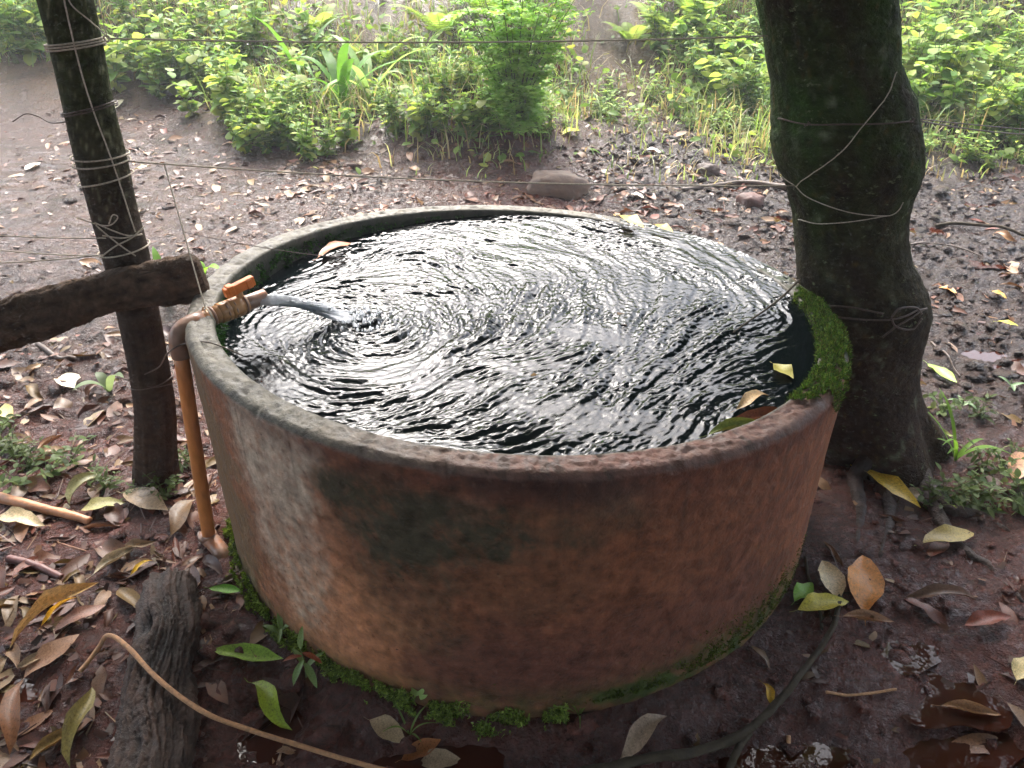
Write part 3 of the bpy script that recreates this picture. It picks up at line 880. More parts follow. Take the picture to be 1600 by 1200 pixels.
for k in range(190):
    a = RNG.uniform(0, 2 * PI); d = abs(RNG.normal()) * 0.035
    wk = RNG.gamma(1.2, 0.05) if k % 2 else 0.0               # bubbles drift off along the stream
    c = np.array([jet_hit[0] + math.cos(a) * d + wk * 0.85, jet_hit[1] + math.sin(a) * d * 1.2 - wk * 0.45, WATER_Z + 0.001 + abs(RNG.normal()) * 0.007 * (wk == 0)])
    if k > 150:
        q = RNG.uniform(0.2, 0.8); c = JP[int(q * 39)] + RNG.normal(size=3) * 0.014
    link('splash_drop', mesh_data('splash_drop', *drop_mesh(c - j0, RNG.uniform(0.0016, 0.0048)), M_JET if k % 3 else M_DROP), jet)

# ------------------------------------------------------------------ the tree
TY = 0.19
sil = [(-60, 1170, 1394), (0, 1183, 1397), (60, 1195, 1400), (108, 1202, 1403), (150, 1210, 1427), (200, 1206, 1433), (255, 1211, 1439), (283, 1228, 1428), (317, 1237, 1415),
       (367, 1244, 1413), (400, 1246, 1418), (440, 1249, 1440), (470, 1252, 1450), (500, 1258, 1447), (530, 1262, 1436), (570, 1268, 1430),
       (620, 1276, 1431), (660, 1284, 1434), (690, 1288, 1441), (715, 1288, 1452), (745, 1284, 1470)]
from mathutils.bvhtree import BVHTree
ks = []
for (py, l, r_) in sil:
    A, B = hit_y(l, py, TY), hit_y(r_, py, TY)
    ks.append((A[2], (A[0] + B[0]) / 2, (B[0] - A[0]) / 2))
ks = np.array(sorted(ks))
lean = (ks[-1, 1] - ks[-6, 1]) / (ks[-1, 0] - ks[-6, 0])
lean = max(lean, -0.45)
top = ks[-1]
for dz in (0.4, 0.9, 1.4):
    ks = np.vstack([ks, [top[0] + dz, top[1] + lean * dz * 0.8, top[2] * (1 - 0.04 * dz)]])
ks = np.vstack([[ks[0, 0] - 0.22, ks[0, 1], ks[0, 2] * 1.18], ks])
tx_of = lambda z: np.interp(z, ks[:, 0], ks[:, 1])
tr_of = lambda z: np.interp(z, ks[:, 0], ks[:, 2])
zz_ = np.linspace(ks[0, 0], ks[-1, 0], 260)
aa = np.linspace(0, 2 * PI, 120, endpoint=False)
sm = lambda v, k=5: np.convolve(np.pad(v, k, mode='edge'), np.ones(2 * k + 1) / (2 * k + 1), 'valid')
cxs, rs = sm(tx_of(zz_), 3), sm(tr_of(zz_), 3)
ZZ, AA = np.meshgrid(zz_, aa, indexing='ij')
bark = 0.030 * fbm(np.cos(AA) * 2.2 + 7, ZZ * 3.2 + np.sin(AA) * 2.2, 701, 4) + 0.030 * fbm(np.cos(AA) * 1.5, ZZ * 30 + np.sin(AA) * 1.5, 702, 3) * sstep(0, 1, ZZ + 0.3) + 0.020 * fbm(AA * 9, ZZ * 16, 703, 4)
flare = 0.16 * sstep(0.30, -0.14, ZZ) ** 1.5 * (0.35 + 0.65 * np.abs(np.cos(AA * 2.5 + 0.6 + 0.5 * vnoise(ZZ * 3, AA, 705))) ** 1.5)
RRt = rs[:, None] * (1 + bark * 0.9) + flare
V = np.stack([cxs[:, None] + RRt * np.cos(AA), TY + RRt * 0.95 * np.sin(AA), ZZ], -1).reshape(-1, 3)
tn1 = fbm(AA.ravel() * 2.2, ZZ.ravel() * 4, 711, 4); tn2 = fbm(AA.ravel() * 12, ZZ.ravel() * 26, 712, 3); tn3 = fbm(AA.ravel() * 30, ZZ.ravel() * 40, 713, 2)
tn3b = fbm(AA.ravel() * 3.4, ZZ.ravel() * 20, 714, 3)
cb = lin(62, 52, 42)[None] * (1 + 0.4 * tn1[:, None] + 0.4 * tn2[:, None])
cb = lay(cb, sstep(0.35, 1.2, ZZ.ravel()) * np.clip(0.55 + 1.1 * tn1, 0, 0.9) * (0.6 + 0.4 * np.abs(np.cos(AA.ravel()))), lin(50, 80, 32))
cb = lay(cb, sstep(0.5, 0.1, ZZ.ravel()) * 0.7, lin(62, 46, 38))
cb = lay(cb, np.clip((tn3b - 0.22) * 5, 0, 1) * np.clip((tn1 + 0.1) * 3, 0, 1) * 0.6, lin(128, 136, 112))
cb = lay(cb, np.clip((tn2 - 0.35) * 5, 0, 1) * 0.5, lin(104, 84, 46))
M_BARK = simple_mat('mossy bark', attr='Col', rough=0.85, spec=0.15, nscale=20, nvar=0.6, bstr=1.0, bdist=0.02, stretch=(1, 1, 1.6))
M_TRUNK = simple_mat('lichen spotted bark', attr='Col', rough=0.85, spec=0.15, nscale=20, nvar=0.6, bstr=1.0, bdist=0.02, stretch=(1, 1, 1.6), spots=(30, 0.63, 0.70, tuple(lin(104, 112, 84))))
tree = empty('shade_tree', (ks[1, 1], TY, 0.0))
tag(tree, 'thick dark mossy tree trunk with twine, leaning over the right side of the tank', 'tree')
off = np.array([ks[1, 1], TY, 0.0])
link('trunk', mesh_data('trunk', V - off, grid_faces(260, 120, True), M_TRUNK, True, np.clip(cb, .004, 1)), tree)
T_BVH = BVHTree.FromPolygons([tuple(v) for v in V], [tuple(int(i) for i in f) for f in grid_faces(260, 120, True)])
def on_mesh(bvh, px, py, lift, y_else):
    d = ray(px, py)
    h = bvh.ray_cast(Vector(CAM), Vector(d))
    if h[0] is None: return hit_y(px, py, y_else)
    return np.array(h[0]) - d * lift
def on_trunk(px, py, lift=0.004):
    return on_mesh(T_BVH, px, py, lift, TY - 0.02)
# roots
def gpt(px, py, dz=0.0):
    P = ground(px, py); P[2] += dz; return P
M_ROOT = simple_mat('root bark', color=tuple(lin(58, 41, 33)), rough=0.7, nscale=30, nvar=0.5, bstr=0.9, bdist=0.01)
for pts, r0, r1 in [([(1372, 745), (1390, 800), (1375, 872)], .034, .008), ([(1425, 725), (1480, 795), (1530, 802), (1580, 830)], .042, .008),
                    ([(1435, 740), (1490, 845), (1545, 880), (1600, 940)], .032, .007), ([(1335, 745), (1345, 800), (1338, 850)], .030, .007)]:
    P = spline([gpt(x, y, 0.012) for x, y in pts], 18)
    P[:, 2] = terrain(P[:, 0], P[:, 1]) + np.linspace(-0.008, -0.010, 18) + 0.006 * vnoise(np.linspace(0, 6, 18), 0 * P[:, 0], 733)
    P = np.vstack([P[0] + (np.array([off[0], TY, 0.16]) - P[0]) * 0.8, P])
    mdn = lambda u, a: 1 + 0.18 * vnoise(u * 8 + 0 * a, a * 1.5, 731)
    Vr, Fr = tube(P, np.linspace(r0, r1, 19), 14, True, mdn)
    link('root', mesh_data('root', Vr - off, Fr, M_ROOT), tree)
# limbs and crown, above the frame: they shade the place
tp = np.array([cxs[-1], TY, zz_[-1]])
limb_ends = [(-3.2, -1.6, 4.7), (-1.8, -3.8, 5.0), (1.2, -4.2, 4.8), (3.4, -2.2, 4.6), (2.9, 1.0, 5.0), (-0.6, -1.2, 6.0), (-2.6, 0.4, 5.2), (0.4, -5.6, 4.0), (-0.8, 2.0, 4.9), (1.9, 2.1, 4.8)]
for e in limb_ends:
    e = np.array(e, float)
    P = spline([tp - [0, 0, 0.12], tp + (e - tp) * 0.35 + [0, 0, 0.35], tp + (e - tp) * 0.7 + [0.1, 0, 0.25], e], 20)
    Vr, Fr = tube(P, np.linspace(0.11, 0.018, 20), 10)
    link('limb', mesh_data('limb', Vr - off, Fr, M_BARK, True, np.tile(lin(60, 50, 40), (len(Vr), 1))), tree)

# ------------------------------------------------------------------ leaf shapes
def leaf_shape(W=0.3, nseg=8, fold=0.25, arch=0.1, roll=0.0, twist=0.0, wave=0.03, seed=0, petiole=0.16, sharp=1.0, ncr=4):
    rg = np.random.default_rng(seed)
    x = np.concatenate([[-petiole, -petiole * 0.4], np.linspace(0, 1, nseg + 1)])
    t = np.clip(x, 0, 1)
    w = W * 0.5 * np.sin(PI * t ** 0.85) ** (0.75 * sharp) + 0.006
    w = np.where(x < 0, 0.009, w); w[-1] = 0.004
    y = np.linspace(-1, 1, ncr + 1)
    ph = rg.uniform(0, 6, 3)
    X = np.repeat(x[:, None], ncr + 1, 1)
    Y = y[None] * w[:, None]
    Z = fold * np.abs(Y) + wave * np.sin(X * 9 + ph[0]) * y[None] * (w[:, None] / (W * .5 + 1e-6)) + wave * 0.6 * np.sin(X * 17 + ph[1]) * np.abs(y[None]) * (w[:, None] / (W * .5 + 1e-6))
    if roll:
        ang = y[None] * roll * (0.5 + 0.5 * np.sin(t * PI))[:, None]
        rad = w[:, None] / max(abs(roll), 1e-3)
        Y = rad * np.sin(ang); Z = Z + rad * (1 - np.cos(ang))
    Z = Z + arch * (1 - (2 * t - 1) ** 2)[:, None] - 0.25 * arch * (x < 0)[:, None]
    if twist:
        a = twist * (t - 0.4)[:, None]
        Y, Z = Y * np.cos(a) - Z * np.sin(a), Y * np.sin(a) + Z * np.cos(a)
    V = np.stack([X, Y, Z], -1).reshape(-1, 3)
    return V, grid_faces(len(x), ncr + 1)
DEADS = [leaf_shape(0.34, 8, 0.25, 0.10, 0.0, 0.5, 0.04, 1), leaf_shape(0.42, 8, 0.1, -0.06, 1.3, 0.2, 0.03, 2), leaf_shape(0.30, 8, 0.5, 0.16, 0.6, -0.7, 0.03, 3),
         leaf_shape(0.46, 8, 0.15, 0.08, 0.7, 0.3, 0.06, 4), leaf_shape(0.38, 8, -0.2, 0.12, -1.1, 0.4, 0.03, 5), leaf_shape(0.30, 8, 0.3, 0.03, 2.0, 0.6, 0.02, 6),
         leaf_shape(0.50, 8, 0.2, 0.05, 0.3, 0.1, 0.07, 7), leaf_shape(0.36, 8, 0.35, 0.2, 1.0, 1.2, 0.04, 8)]
D_MESH = [mesh_data('fallen_leaf', V, F, M_DEAD_OBJ) for V, F in DEADS]

# unseen crown foliage of the shade tree, spread wide to shade the tank
def crown(n, seed):
    rg = np.random.default_rng(seed)
    L = []
    while sum(map(len, L)) < n:
        m = n
        x = rg.uniform(-8, 8, m); y = rg.uniform(-9, 3.3, m)
        e = np.sqrt((x / 8.0) ** 2 + ((y + 2.6) / 6.0) ** 2)
        low = np.clip((-y - 3.2) / 3.5, 0, 1)                     # unseen boughs drawn low behind the camera to dim the foreground
        z = 5.0 - 0.9 * e ** 2 - 1.2 * low + rg.normal(size=m) * 0.45 - rg.uniform(0, 1, m) * 2.0 * low
        p = np.stack([x, y, z], -1)
        cl = fbm(x * 0.8, y * 0.8 + z * 0.5, seed, 3)
        far = np.sqrt(x ** 2 + (y + 2.0) ** 2 + (z - 1.5) ** 2) > 2.2
        edge_ = 2.6 + 0.5 * np.sin(x * 1.7) + 0.3 * np.sin(x * 4.1 + 1)
        L.append(p[(e < 1.05) & (cl > -0.42) & (z > 0.6) & (y < edge_) & far])
    return np.vstack(L)[:n]
cp = crown(62000, 5); n = len(cp)
leaf_a = leaf_shape(0.42, 3, 0.15, 0.06, 0, 0, 0, 11, 0.1, 1.0, 2)
xf = (rot_mats(RNG.uniform(0, 6.28, n), RNG.normal(-0.5, 0.35, n), RNG.normal(0, 0.5, n), RNG.uniform(0.15, 0.27, n)), cp - off)
gc = np.array([lin(62, 84, 36), lin(78, 100, 42), lin(50, 72, 32)])[RNG.integers(0, 3, n)] * RNG.uniform(0.7, 1.2, (n, 1))
Vc, Fc, Cc = scatter_mesh([leaf_a], xf, np.zeros(n, int), gc)
cr_o = link('crown', mesh_data('crown', Vc, Fc, M_LEAF, True, Cc), tree)
cr_o['kind'] = 'stuff'

# ------------------------------------------------------------------ fence post and rail
PYP = -0.02
psil = [(-60, 45, 128), (0, 62, 143), (80, 82, 160), (150, 98, 172), (250, 120, 197), (330, 143, 212), (390, 160, 230), (480, 183, 245), (580, 204, 264), (647, 212, 274), (710, 211, 274), (752, 208, 280)]
pk = []
for (py, l, r_) in psil:
    A, B = hit_y(l, py, PYP), hit_y(r_, py, PYP)
    pk.append((A[2], (A[0] + B[0]) / 2, (B[0] - A[0]) / 2))
pk = np.array(sorted(pk))
pk = np.vstack([[pk[0, 0] - 0.15, pk[0, 1] - 0.01, pk[0, 2]], pk, [pk[-1, 0] + 0.35, pk[-1, 1] + 0.35 * (pk[-1, 1] - pk[-3, 1]) / (pk[-1, 0] - pk[-3, 0]), pk[-1, 2] * 0.97]])
pz = np.linspace(pk[0, 0], pk[-1, 0], 150)
pcx, prs = sm(np.interp(pz, pk[:, 0], pk[:, 1]), 4), sm(np.interp(pz, pk[:, 0], pk[:, 2]), 4)
pa = np.linspace(0, 2 * PI, 64, endpoint=False)
PZ, PA = np.meshgrid(pz, pa, indexing='ij')
groove = 0.05 * fbm(PA * 4.5, PZ * 1.6, 741, 4) + 0.03 * fbm(PA * 14, PZ * 3, 742, 3)
groove = groove * (1 + 1.6 * sstep(0.55, 0.2, PZ))
PR = prs[:, None] * (1 + groove)
V = np.stack([pcx[:, None] + PR * np.cos(PA), PYP + PR * 0.92 * np.sin(PA), PZ], -1).reshape(-1, 3)
pn = fbm(PA.ravel() * 5, PZ.ravel() * 8, 745, 4); pn2 = fbm(PA.ravel() * 5, PZ.ravel() * 55, 746, 3)
cpz = lin(74, 63, 54)[None] * (1 + 0.4 * pn[:, None] + 3.0 * groove.ravel()[:, None])
cpz = lay(cpz, sstep(0.85, 1.25, PZ.ravel()) * (0.75 + 0.4 * pn), lin(60, 70, 38))
cpz = lay(cpz, np.clip((pn2 - 0.2) * 4, 0, 1) * sstep(0.75, 1.0, PZ.ravel()) * 0.6, lin(150, 150, 118))
cpz = lay(cpz, sstep(0.5, 0.2, PZ.ravel()) * 0.6, lin(74, 56, 46))
poff = np.array([pk[1, 1], PYP, 0.0])
post = empty('fence_post', tuple(poff))
tag(post, 'dark weathered wooden fence post wound with twine, left of the tank', 'fence post')
link('post_shaft', mesh_data('post_shaft', V - poff, grid_faces(150, 64, True), M_BARK, True, np.clip(cpz, .004, 1)), post)
tc_ = np.array([pcx[-1], PYP, pz[-1]]); 
Vt = np.vstack([V[-64:], tc_]) - poff
link('post_top', mesh_data('post_top', Vt, [(i, (i + 1) % 64, 64) for i in range(64)], simple_mat('cut wood', color=tuple(lin(96, 82, 62)), rough=0.8)), post)
P_BVH = BVHTree.FromPolygons([tuple(v) for v in V], [tuple(int(i) for i in f) for f in grid_faces(150, 64, True)])
def on_post(px, py, lift=0.003):
    return on_mesh(P_BVH, px, py, lift, PYP - 0.02)
RY = PYP - 0.092
rA = hit_y(-120, 548, RY - 0.10); rB = hit_y(60, 492, RY - 0.035); rC = hit_y(180, 455, RY - 0.005); rD = hit_y(318, 432, RY + 0.02)
rE = rA + np.array([-1.75, -0.28, 0.0]); rE[2] = tz(rE[0], rE[1]) + 0.05          # the far end rests on the ground
RP = spline([rE, (rE + rA) / 2 + [0, 0, 0.04], rA, rB, rC, rD], 120)
ra_ = np.linspace(0, 2 * PI, 40, endpoint=False)
Tn, Nn, Bn = frames(RP)
RV = []; RC = []
for k in range(120):
    u = k / 119 * 2
    side = np.cross(Tn[k], [0, 0, 1]); side /= np.linalg.norm(side); upk = np.cross(side, Tn[k])
    hv_ = 0.064 + 0.007 * math.sin(u * 7) ; hw = 0.036
    if k >= 117: hv_ *= (0.97, 0.9, 0.72)[k - 117]; hw *= (0.95, 0.85, 0.6)[k - 117]
    cs, sn = np.cos(ra_), np.sin(ra_)
    g = 1 + 0.12 * fbm(ra_ * 2.2, 0 * ra_ + u * 7, 751, 4) - 0.30 * np.abs(fbm(ra_ * 6 + 0.6 * math.sin(u * 9), 0 * ra_ + u * 5, 752, 3)) + 0.07 * fbm(ra_ * 20, 0 * ra_ + u * 40, 755, 2)
    sq = (np.abs(cs) ** 3 + np.abs(sn) ** 3) ** (-1 / 3)
    RV.append(RP[k] + (cs * sq * hw * g)[:, None] * side + (sn * sq * hv_ * g)[:, None] * upk)
    RC.append(lin(98, 80, 66)[None] * np.clip(0.35 + 3.2 * (g[:, None] - 0.82), 0.25, 1.3) * (1 + 0.3 * vnoise(ra_ * 9, 0 * ra_ + u * 40, 753))[:, None])
RV = np.vstack(RV); RC = np.vstack(RC)
Fr = [tuple(f) for f in grid_faces(120, 40, True)] + [tuple(range(119 * 40, 120 * 40)), tuple(range(39, -1, -1))]
rail = link('fence_rail', mesh_data('fence_rail', RV, Fr, M_BARK, True, np.clip(RC, .004, 1)))
tag(rail, 'rough dark wooden rail lying across the fence post, left of the pipe', 'fence rail')

# ------------------------------------------------------------------ twine, wire
def hug(pts, fn=None, n=60, lift=0.004):
    Q = spline([(x, y, 0) for x, y in pts], n)
    P = np.array([(fn or on_trunk)(q[0], q[1], lift) for q in Q])
    P[:, 1] = sm(P[:, 1], 2) - 0.002
    return P
def cord_mesh(name, P, r=0.0022, mat=None, ns=7, parent=None, org=None):
    V, F = tube(P, np.asarray(r) * 0.95, ns)
    if org is not None: V = V - org
    return link(name, mesh_data(name, V, F, mat or M_STRING), parent)
def wrap_post(z0, tilt, turns, pitch, r=0.0022, n=60):
    t = np.linspace(0, turns * 2 * PI, int(n * turns)); z = z0 + pitch * t / (2 * PI) + tilt * np.cos(t)
    rr_ = np.interp(z, pz, prs) * 1.06 + 0.004
    return np.stack([np.interp(z, pz, pcx) + rr_ * np.cos(t), PYP + 0.94 * rr_ * np.sin(t), z], -1)
zp = lambda py: float(on_post(130, py)[2])
def sag(A, B, s, n=40):
    t = np.linspace(0, 1, n)
    P = A + (B - A) * t[:, None]; P[:, 2] -= s * 4 * t * (1 - t); return P
# top line
A = on_post(160, 66); kn = hit_y(168, 60, PYP - 0.02)
tl_ = hit_y(1199, 56, TY - 0.05)
s1 = empty('twine_line', tuple(A)); tag(s1, 'topmost twine line strung from the post to the tree trunk', 'twine')
cord_mesh('span', sag(kn, tl_, 0.012), 0.0021, parent=s1, org=A)
cord_mesh('winding', wrap_post(zp(80), 0.006, 3, 0.006), 0.0024, parent=s1, org=A)
cord_mesh('loose_end', spline([on_post(100, -20), on_post(112, 8), on_post(140, 32), hit_y(160, 50, PYP - 0.03), kn], 30), 0.0018, parent=s1, org=A)
cord_mesh('loose_end', spline([hit_y(150, -10, PYP - .03), hit_y(160, 30, PYP - 0.03), kn], 14), 0.0016, parent=s1, org=A)
cord_mesh('knot', spline([kn + np.array([math.cos(k) * .006, -.004 + .003 * math.sin(2 * k), math.sin(k) * .007]) for k in np.linspace(0, 11, 14)], 60), 0.0022, parent=s1, org=A)
# second line with its loops round the trunk
A = on_post(197, 255)
s2 = empty('twine_line', tuple(A)); tag(s2, 'lower twine line from the post to a forked knot on the tree trunk', 'twine')
nd = on_trunk(1242, 290)
cord_mesh('span', sag(hit_y(198, 252, PYP), nd, 0.02), 0.0021, parent=s2, org=A)
cord_mesh('winding', wrap_post(zp(252), 0.002, 1, 0.002), 0.0024, parent=s2, org=A)
cord_mesh('winding', wrap_post(zp(264), 0.004, 1, 0.004), 0.0024, parent=s2, org=A)
cord_mesh('winding', wrap_post(zp(287), 0.012, 1, 0.0), 0.0024, parent=s2, org=A)
cord_mesh('trunk_loop', hug([(1242, 290), (1310, 241), (1345, 200), (1385, 150), (1400, 112)]), 0.0016, parent=s2, org=A)
cord_mesh('trunk_loop', hug([(1242, 290), (1228, 281), (1216, 270)], n=16), 0.0016, parent=s2, org=A)
cord_mesh('trunk_loop', hug([(1242, 290), (1260, 307), (1300, 324), (1340, 334), (1385, 337), (1402, 330), (1411, 316)]), 0.0016, parent=s2, org=A)
cord_mesh('trunk_loop', hug([(1246, 342), (1275, 349), (1310, 348), (1345, 344), (1385, 337)]), 0.0016, parent=s2, org=A)
# string running down the post
tag(cord_mesh('twine', hug([(96, -40), (101, 0), (113, 55), (128, 115), (147, 175), (166, 225), (182, 270), (195, 310), (206, 345), (212, 362)], on_post, 80, 0.007), 0.0021),
    'single twine strand running lengthwise down the front of the fence post', 'twine')
# dark wire turn
w = empty('wire_tie', tuple(on_post(140, 182))); tag(w, 'dark wire twisted once round the fence post below the top twine', 'wire')
cord_mesh('turn', wrap_post(zp(181), 0.012, 2, 0.006), 0.0020, M_WIRE, parent=w, org=np.array(w.location))
cord_mesh('tail', spline([on_post(106, 190), hit_y(80, 192, PYP - .02), hit_y(60, 182, PYP), hit_y(40, 178, PYP), hit_y(20, 190, PYP + .02)], 24), 0.0018, M_WIRE, parent=w, org=np.array(w.location))
# tangle at the rail
A = on_post(200, 370)
s3 = empty('twine_tangle', tuple(A)); tag(s3, 'tangle of pale twine lashing the rail to the fence post', 'twine')
for pts in [[(148, 348), (175, 360), (200, 368), (222, 366)], [(150, 352), (168, 368), (190, 385), (212, 400)], [(225, 355), (205, 372), (180, 385), (160, 400)], [(160, 368), (190, 372), (222, 366)]]:
    cord_mesh('strand', spline([on_post(x, y, 0.008) for x, y in pts], 24), 0.0022, parent=s3, org=A)
cord_mesh('strand', spline([hit_y(120, 340, PYP - .06), on_post(150, 350), on_post(172, 352, 0.03), on_post(184, 340, 0.03), on_post(176, 336, 0.03), on_post(170, 350, .02)], 30), 0.0018, parent=s3, org=A)
cord_mesh('strand', wrap_post(zp(392), 0.010, 1.0, 0.0), 0.0024, parent=s3, org=A)
for x0, y0, x1, y1 in [(-30, 412, 160, 398), (-30, 388, 150, 400), (-30, 366, 165, 372)]:
    cord_mesh('strand', sag(hit_y(x0, y0, PYP - 0.05), hit_y(x1, y1, PYP - 0.085), 0.004), 0.0017, parent=s3, org=A)
# white cord tied to the pipe
tie = elb + hd * 0.088
a_ = np.linspace(0, 2 * PI * 2, 40)
loop = np.array([tie + hd * 0.004 * (k / 40) + 0.030 * (math.cos(q) * tn + math.sin(q) * un) for k, q in enumerate(a_)])
hang = sag(hit_y(198, 252, PYP), nd, 0.02)[2]
wc = empty('white_cord', tuple(tie)); tag(wc, 'taut white cord tied round the pipe, hanging from the lower twine line', 'cord')
cord_mesh('cord_loop', loop, 0.0018, parent=wc, org=tie)
cord_mesh('cord_line', np.linspace(hang, tie + un * 0.030, 30), 0.0019, parent=wc, org=tie)
# thin line over the water
tag(cord_mesh('thread', sag(hit_y(285, 362, 0.02), hit_z(548, 404, WATER_Z + 0.004), 0.01), 0.0012, M_WIRE), 'thin dark thread slanting from the rail end down to the water', 'thread')
# rusty wire round post foot and pipe
A = on_post(235, 590)
rw = empty('rusty_wire', tuple(A)); tag(rw, 'rusty wire looped from the fence post round the pipe onto the rim', 'wire')
cord_mesh('wire_run', spline([on_post(206, 594), on_post(228, 584), hit_y(249, 573, PYP - .09), hit_y(262, 552, PY - 0.03), hit_y(285, 538, PY - 0.028), hit_z(318, 534, 0.70), hit_z(345, 541, 0.695), hit_z(380, 556, 0.66)], 50), 0.0020, M_WIRE, parent=rw, org=A)
cord_mesh('wire_run', wrap_post(zp(600), 0.008, 1.5, 0.008), 0.0018, M_WIRE, parent=rw, org=A)
cord_mesh('wire_run', spline([hit_y(180, 588, PYP - .05), on_post(207, 596), on_post(240, 605), hit_y(268, 600, PYP - .03)], 20), 0.0016, M_WIRE, parent=rw, org=A)
# barbed wire on the trunk
A = on_trunk(1320, 192)
bw = empty('barbed_wire', tuple(A)); tag(bw, 'rusty barbed wire stapled across the trunk and running off right', 'wire')
cord_mesh('strand', hug([(1214, 184), (1260, 194), (1320, 194), (1380, 193), (1425, 189)]), 0.0022, M_WIRE, parent=bw, org=A)
b0, b1 = hit_y(1436, 189, TY - 0.02), hit_y(1680, 210, 1.3)
cord_mesh('strand', sag(b0, b1, 0.015), 0.0022, M_WIRE, parent=bw, org=A)
cord_mesh('strand', sag(b0 + [0, 0.01, 0.004], b1 + [0, 0, 0.012], 0.006), 0.0018, M_WIRE, parent=bw, org=A)
for k, (x, y) in enumerate([(1424, 189), (1262, 194), (1436, 188)]):
    c = on_trunk(x, y) if k < 2 else b0
    for j in range(4):
        d_ = RNG.normal(size=3); d_ /= np.linalg.norm(d_)
        cord_mesh('barb', np.array([c - d_ * 0.010, c, c + d_ * 0.012]), [0.0016, 0.0018, 0.0008], M_WIRE, parent=bw, org=A, ns=5)
# vine tied round the trunk
A = on_trunk(1400, 505)
vt = empty('vine_tie', tuple(A)); tag(vt, 'loose brown vine knotted round the trunk at the tank rim', 'vine')
for pts in [[(1262, 480), (1290, 478), (1330, 480), (1380, 490)], [(1270, 492), (1310, 495), (1350, 499), (1400, 498), (1446, 480)],
            [(1378, 527), (1400, 510), (1425, 495), (1446, 481)], [(1392, 497), (1400, 510), (1425, 514), (1440, 497)], [(1392, 496), (1405, 482), (1430, 480), (1440, 490)]]:
    cord_mesh('vine_strand', hug(pts, n=30, lift=0.010), 0.0030, M_WIRE, parent=vt, org=A)

# ------------------------------------------------------------------ log, sticks, stones
L0, L1 = ground(268, 905), ground(235, 1290)
NL, NA_ = 190, 150
LP = spline([L0, L0 + (L1 - L0) * 0.33 + [0.012, 0, 0], L0 + (L1 - L0) * 0.66, L1], NL)
LP[:, 2] = sm(terrain(LP[:, 0], LP[:, 1]), 20) + 0.022
la = np.linspace(0, 2 * PI, NA_, endpoint=False)
Tn, Nn, Bn = frames(LP)
LV = []; LC = []
jag = 0.5 + 0.9 * fbm(la * 3.5, 0 * la, 764, 3)
for k in range(NL):
    u = k / (NL - 1)
    side = np.cross(Tn[k], [0, 0, 1]); side /= np.linalg.norm(side); upk = np.cross(side, Tn[k])
    lw = la + 0.25 * vnoise(la * 1.2, 0 * la + u * 4, 766)
    crack = np.abs(fbm(lw * 4.5, 0 * la + u * 2.2, 762, 3)); fine = np.abs(fbm(lw * 14, 0 * la + u * 5, 763, 2))
    g = 1.10 + 0.20 * fbm(la * 1.3, 0 * la + u * 5, 761, 3) - 0.75 * np.clip(0.30 - crack, 0, 1) * (0.6 + 1.2 * u * (1 - u)) - 0.22 * np.clip(0.25 - fine, 0, 1) + 0.06 * fbm(la * 22, 0 * la + u * 60, 765, 2)
    hole = np.exp(-((u - 0.34) / 0.05) ** 2 - ((np.arctan2(np.sin(la - 1.0), np.cos(la - 1.0))) / 0.35) ** 2)
    g = g - 0.35 * hole
    brk = 1 - 0.8 * np.clip(1 - (u - 0.07 * jag) / 0.03, 0, 1)
    wid_ = 0.066 + 0.022 * u
    rad_ = wid_ * g * brk
    LV.append(LP[k] + (np.cos(la) * rad_)[:, None] * side + (np.sin(la) * rad_ * 0.8)[:, None] * upk)
    tone = np.clip(0.25 + 2.4 * (g[:, None] - 0.86), 0.12, 1.15)
    LC.append((lin(74, 55, 45)[None] * (1 - 0.35 * vnoise(la * 4, 0 * la + u * 6, 767)[:, None])) * tone)
Fr = [tuple(f) for f in grid_faces(NL, NA_, True)] + [tuple(range(NA_ - 1, -1, -1))]
tag(link('rotting_log', mesh_data('rotting_log', np.vstack(LV), Fr, simple_mat('rotten wood', attr='Col', rough=0.6, spec=0.3, nscale=40, nvar=0.5, bstr=0.9, bdist=0.008), True, np.clip(np.vstack(LC), .003, 1))),
    'dark deeply grooved rotting log lying beside the tank, lower left', 'log')

def stick(name, pts, r0, r1, mat, label, cat, lift=0.0, n=40, ns=10, rough_=0.12):
    P = spline([ground(x, y) for x, y in pts], n)
    g = terrain(P[:, 0], P[:, 1])
    P[:, 2] = sm(np.maximum(g, sm(g, 6)), 4) + np.linspace(r0, r1, n) * 0.6 + lift * np.sin(np.linspace(0, PI, n))
    if lift > 0.05: P[:, 2] = sm(sm(P[:, 2], 9), 9)
    sd_ = random.randint(0, 999)
    V, F = tube(P, np.linspace(r0, r1, n), ns, True, lambda u, a: 1 + rough_ * vnoise(u * 14 + 0 * a, a * 1.2, sd_))
    o = link(name, mesh_data(name, V, F, mat))
    if label: tag(o, label, cat)
    return o
stick('peeled_stick', [(-40, 772), (40, 790), (100, 806), (142, 818)], .017, .012, M_PEELED, 'pale orange peeled stick on the ground at the left edge', 'stick')
stick('tan_vine', [(128, 1058), (160, 1030), (182, 1024), (215, 1050), (262, 1105), (330, 1150), (410, 1178), (520, 1196), (620, 1215)], .0058, .0052, M_VINE,
      'tan rope-like vine curving over the rotting log', 'vine', 0.10, 90, 10, 0.15)
stick('dark_branch', [(1313, 925), (1300, 985), (1262, 1045), (1215, 1105), (1160, 1155), (1080, 1185), (990, 1196), (900, 1215)], .006, .0125, M_DARKTWIG,
      'long dark curved branch lying in the mud, lower right', 'branch', 0.02, 120, 14, 0.4)
stick('branch_fork', [(1170, 1148), (1150, 1180), (1128, 1230)], .009, .008, M_DARKTWIG, 'short dark branch piece forking off at the bottom edge', 'branch', 0.01)
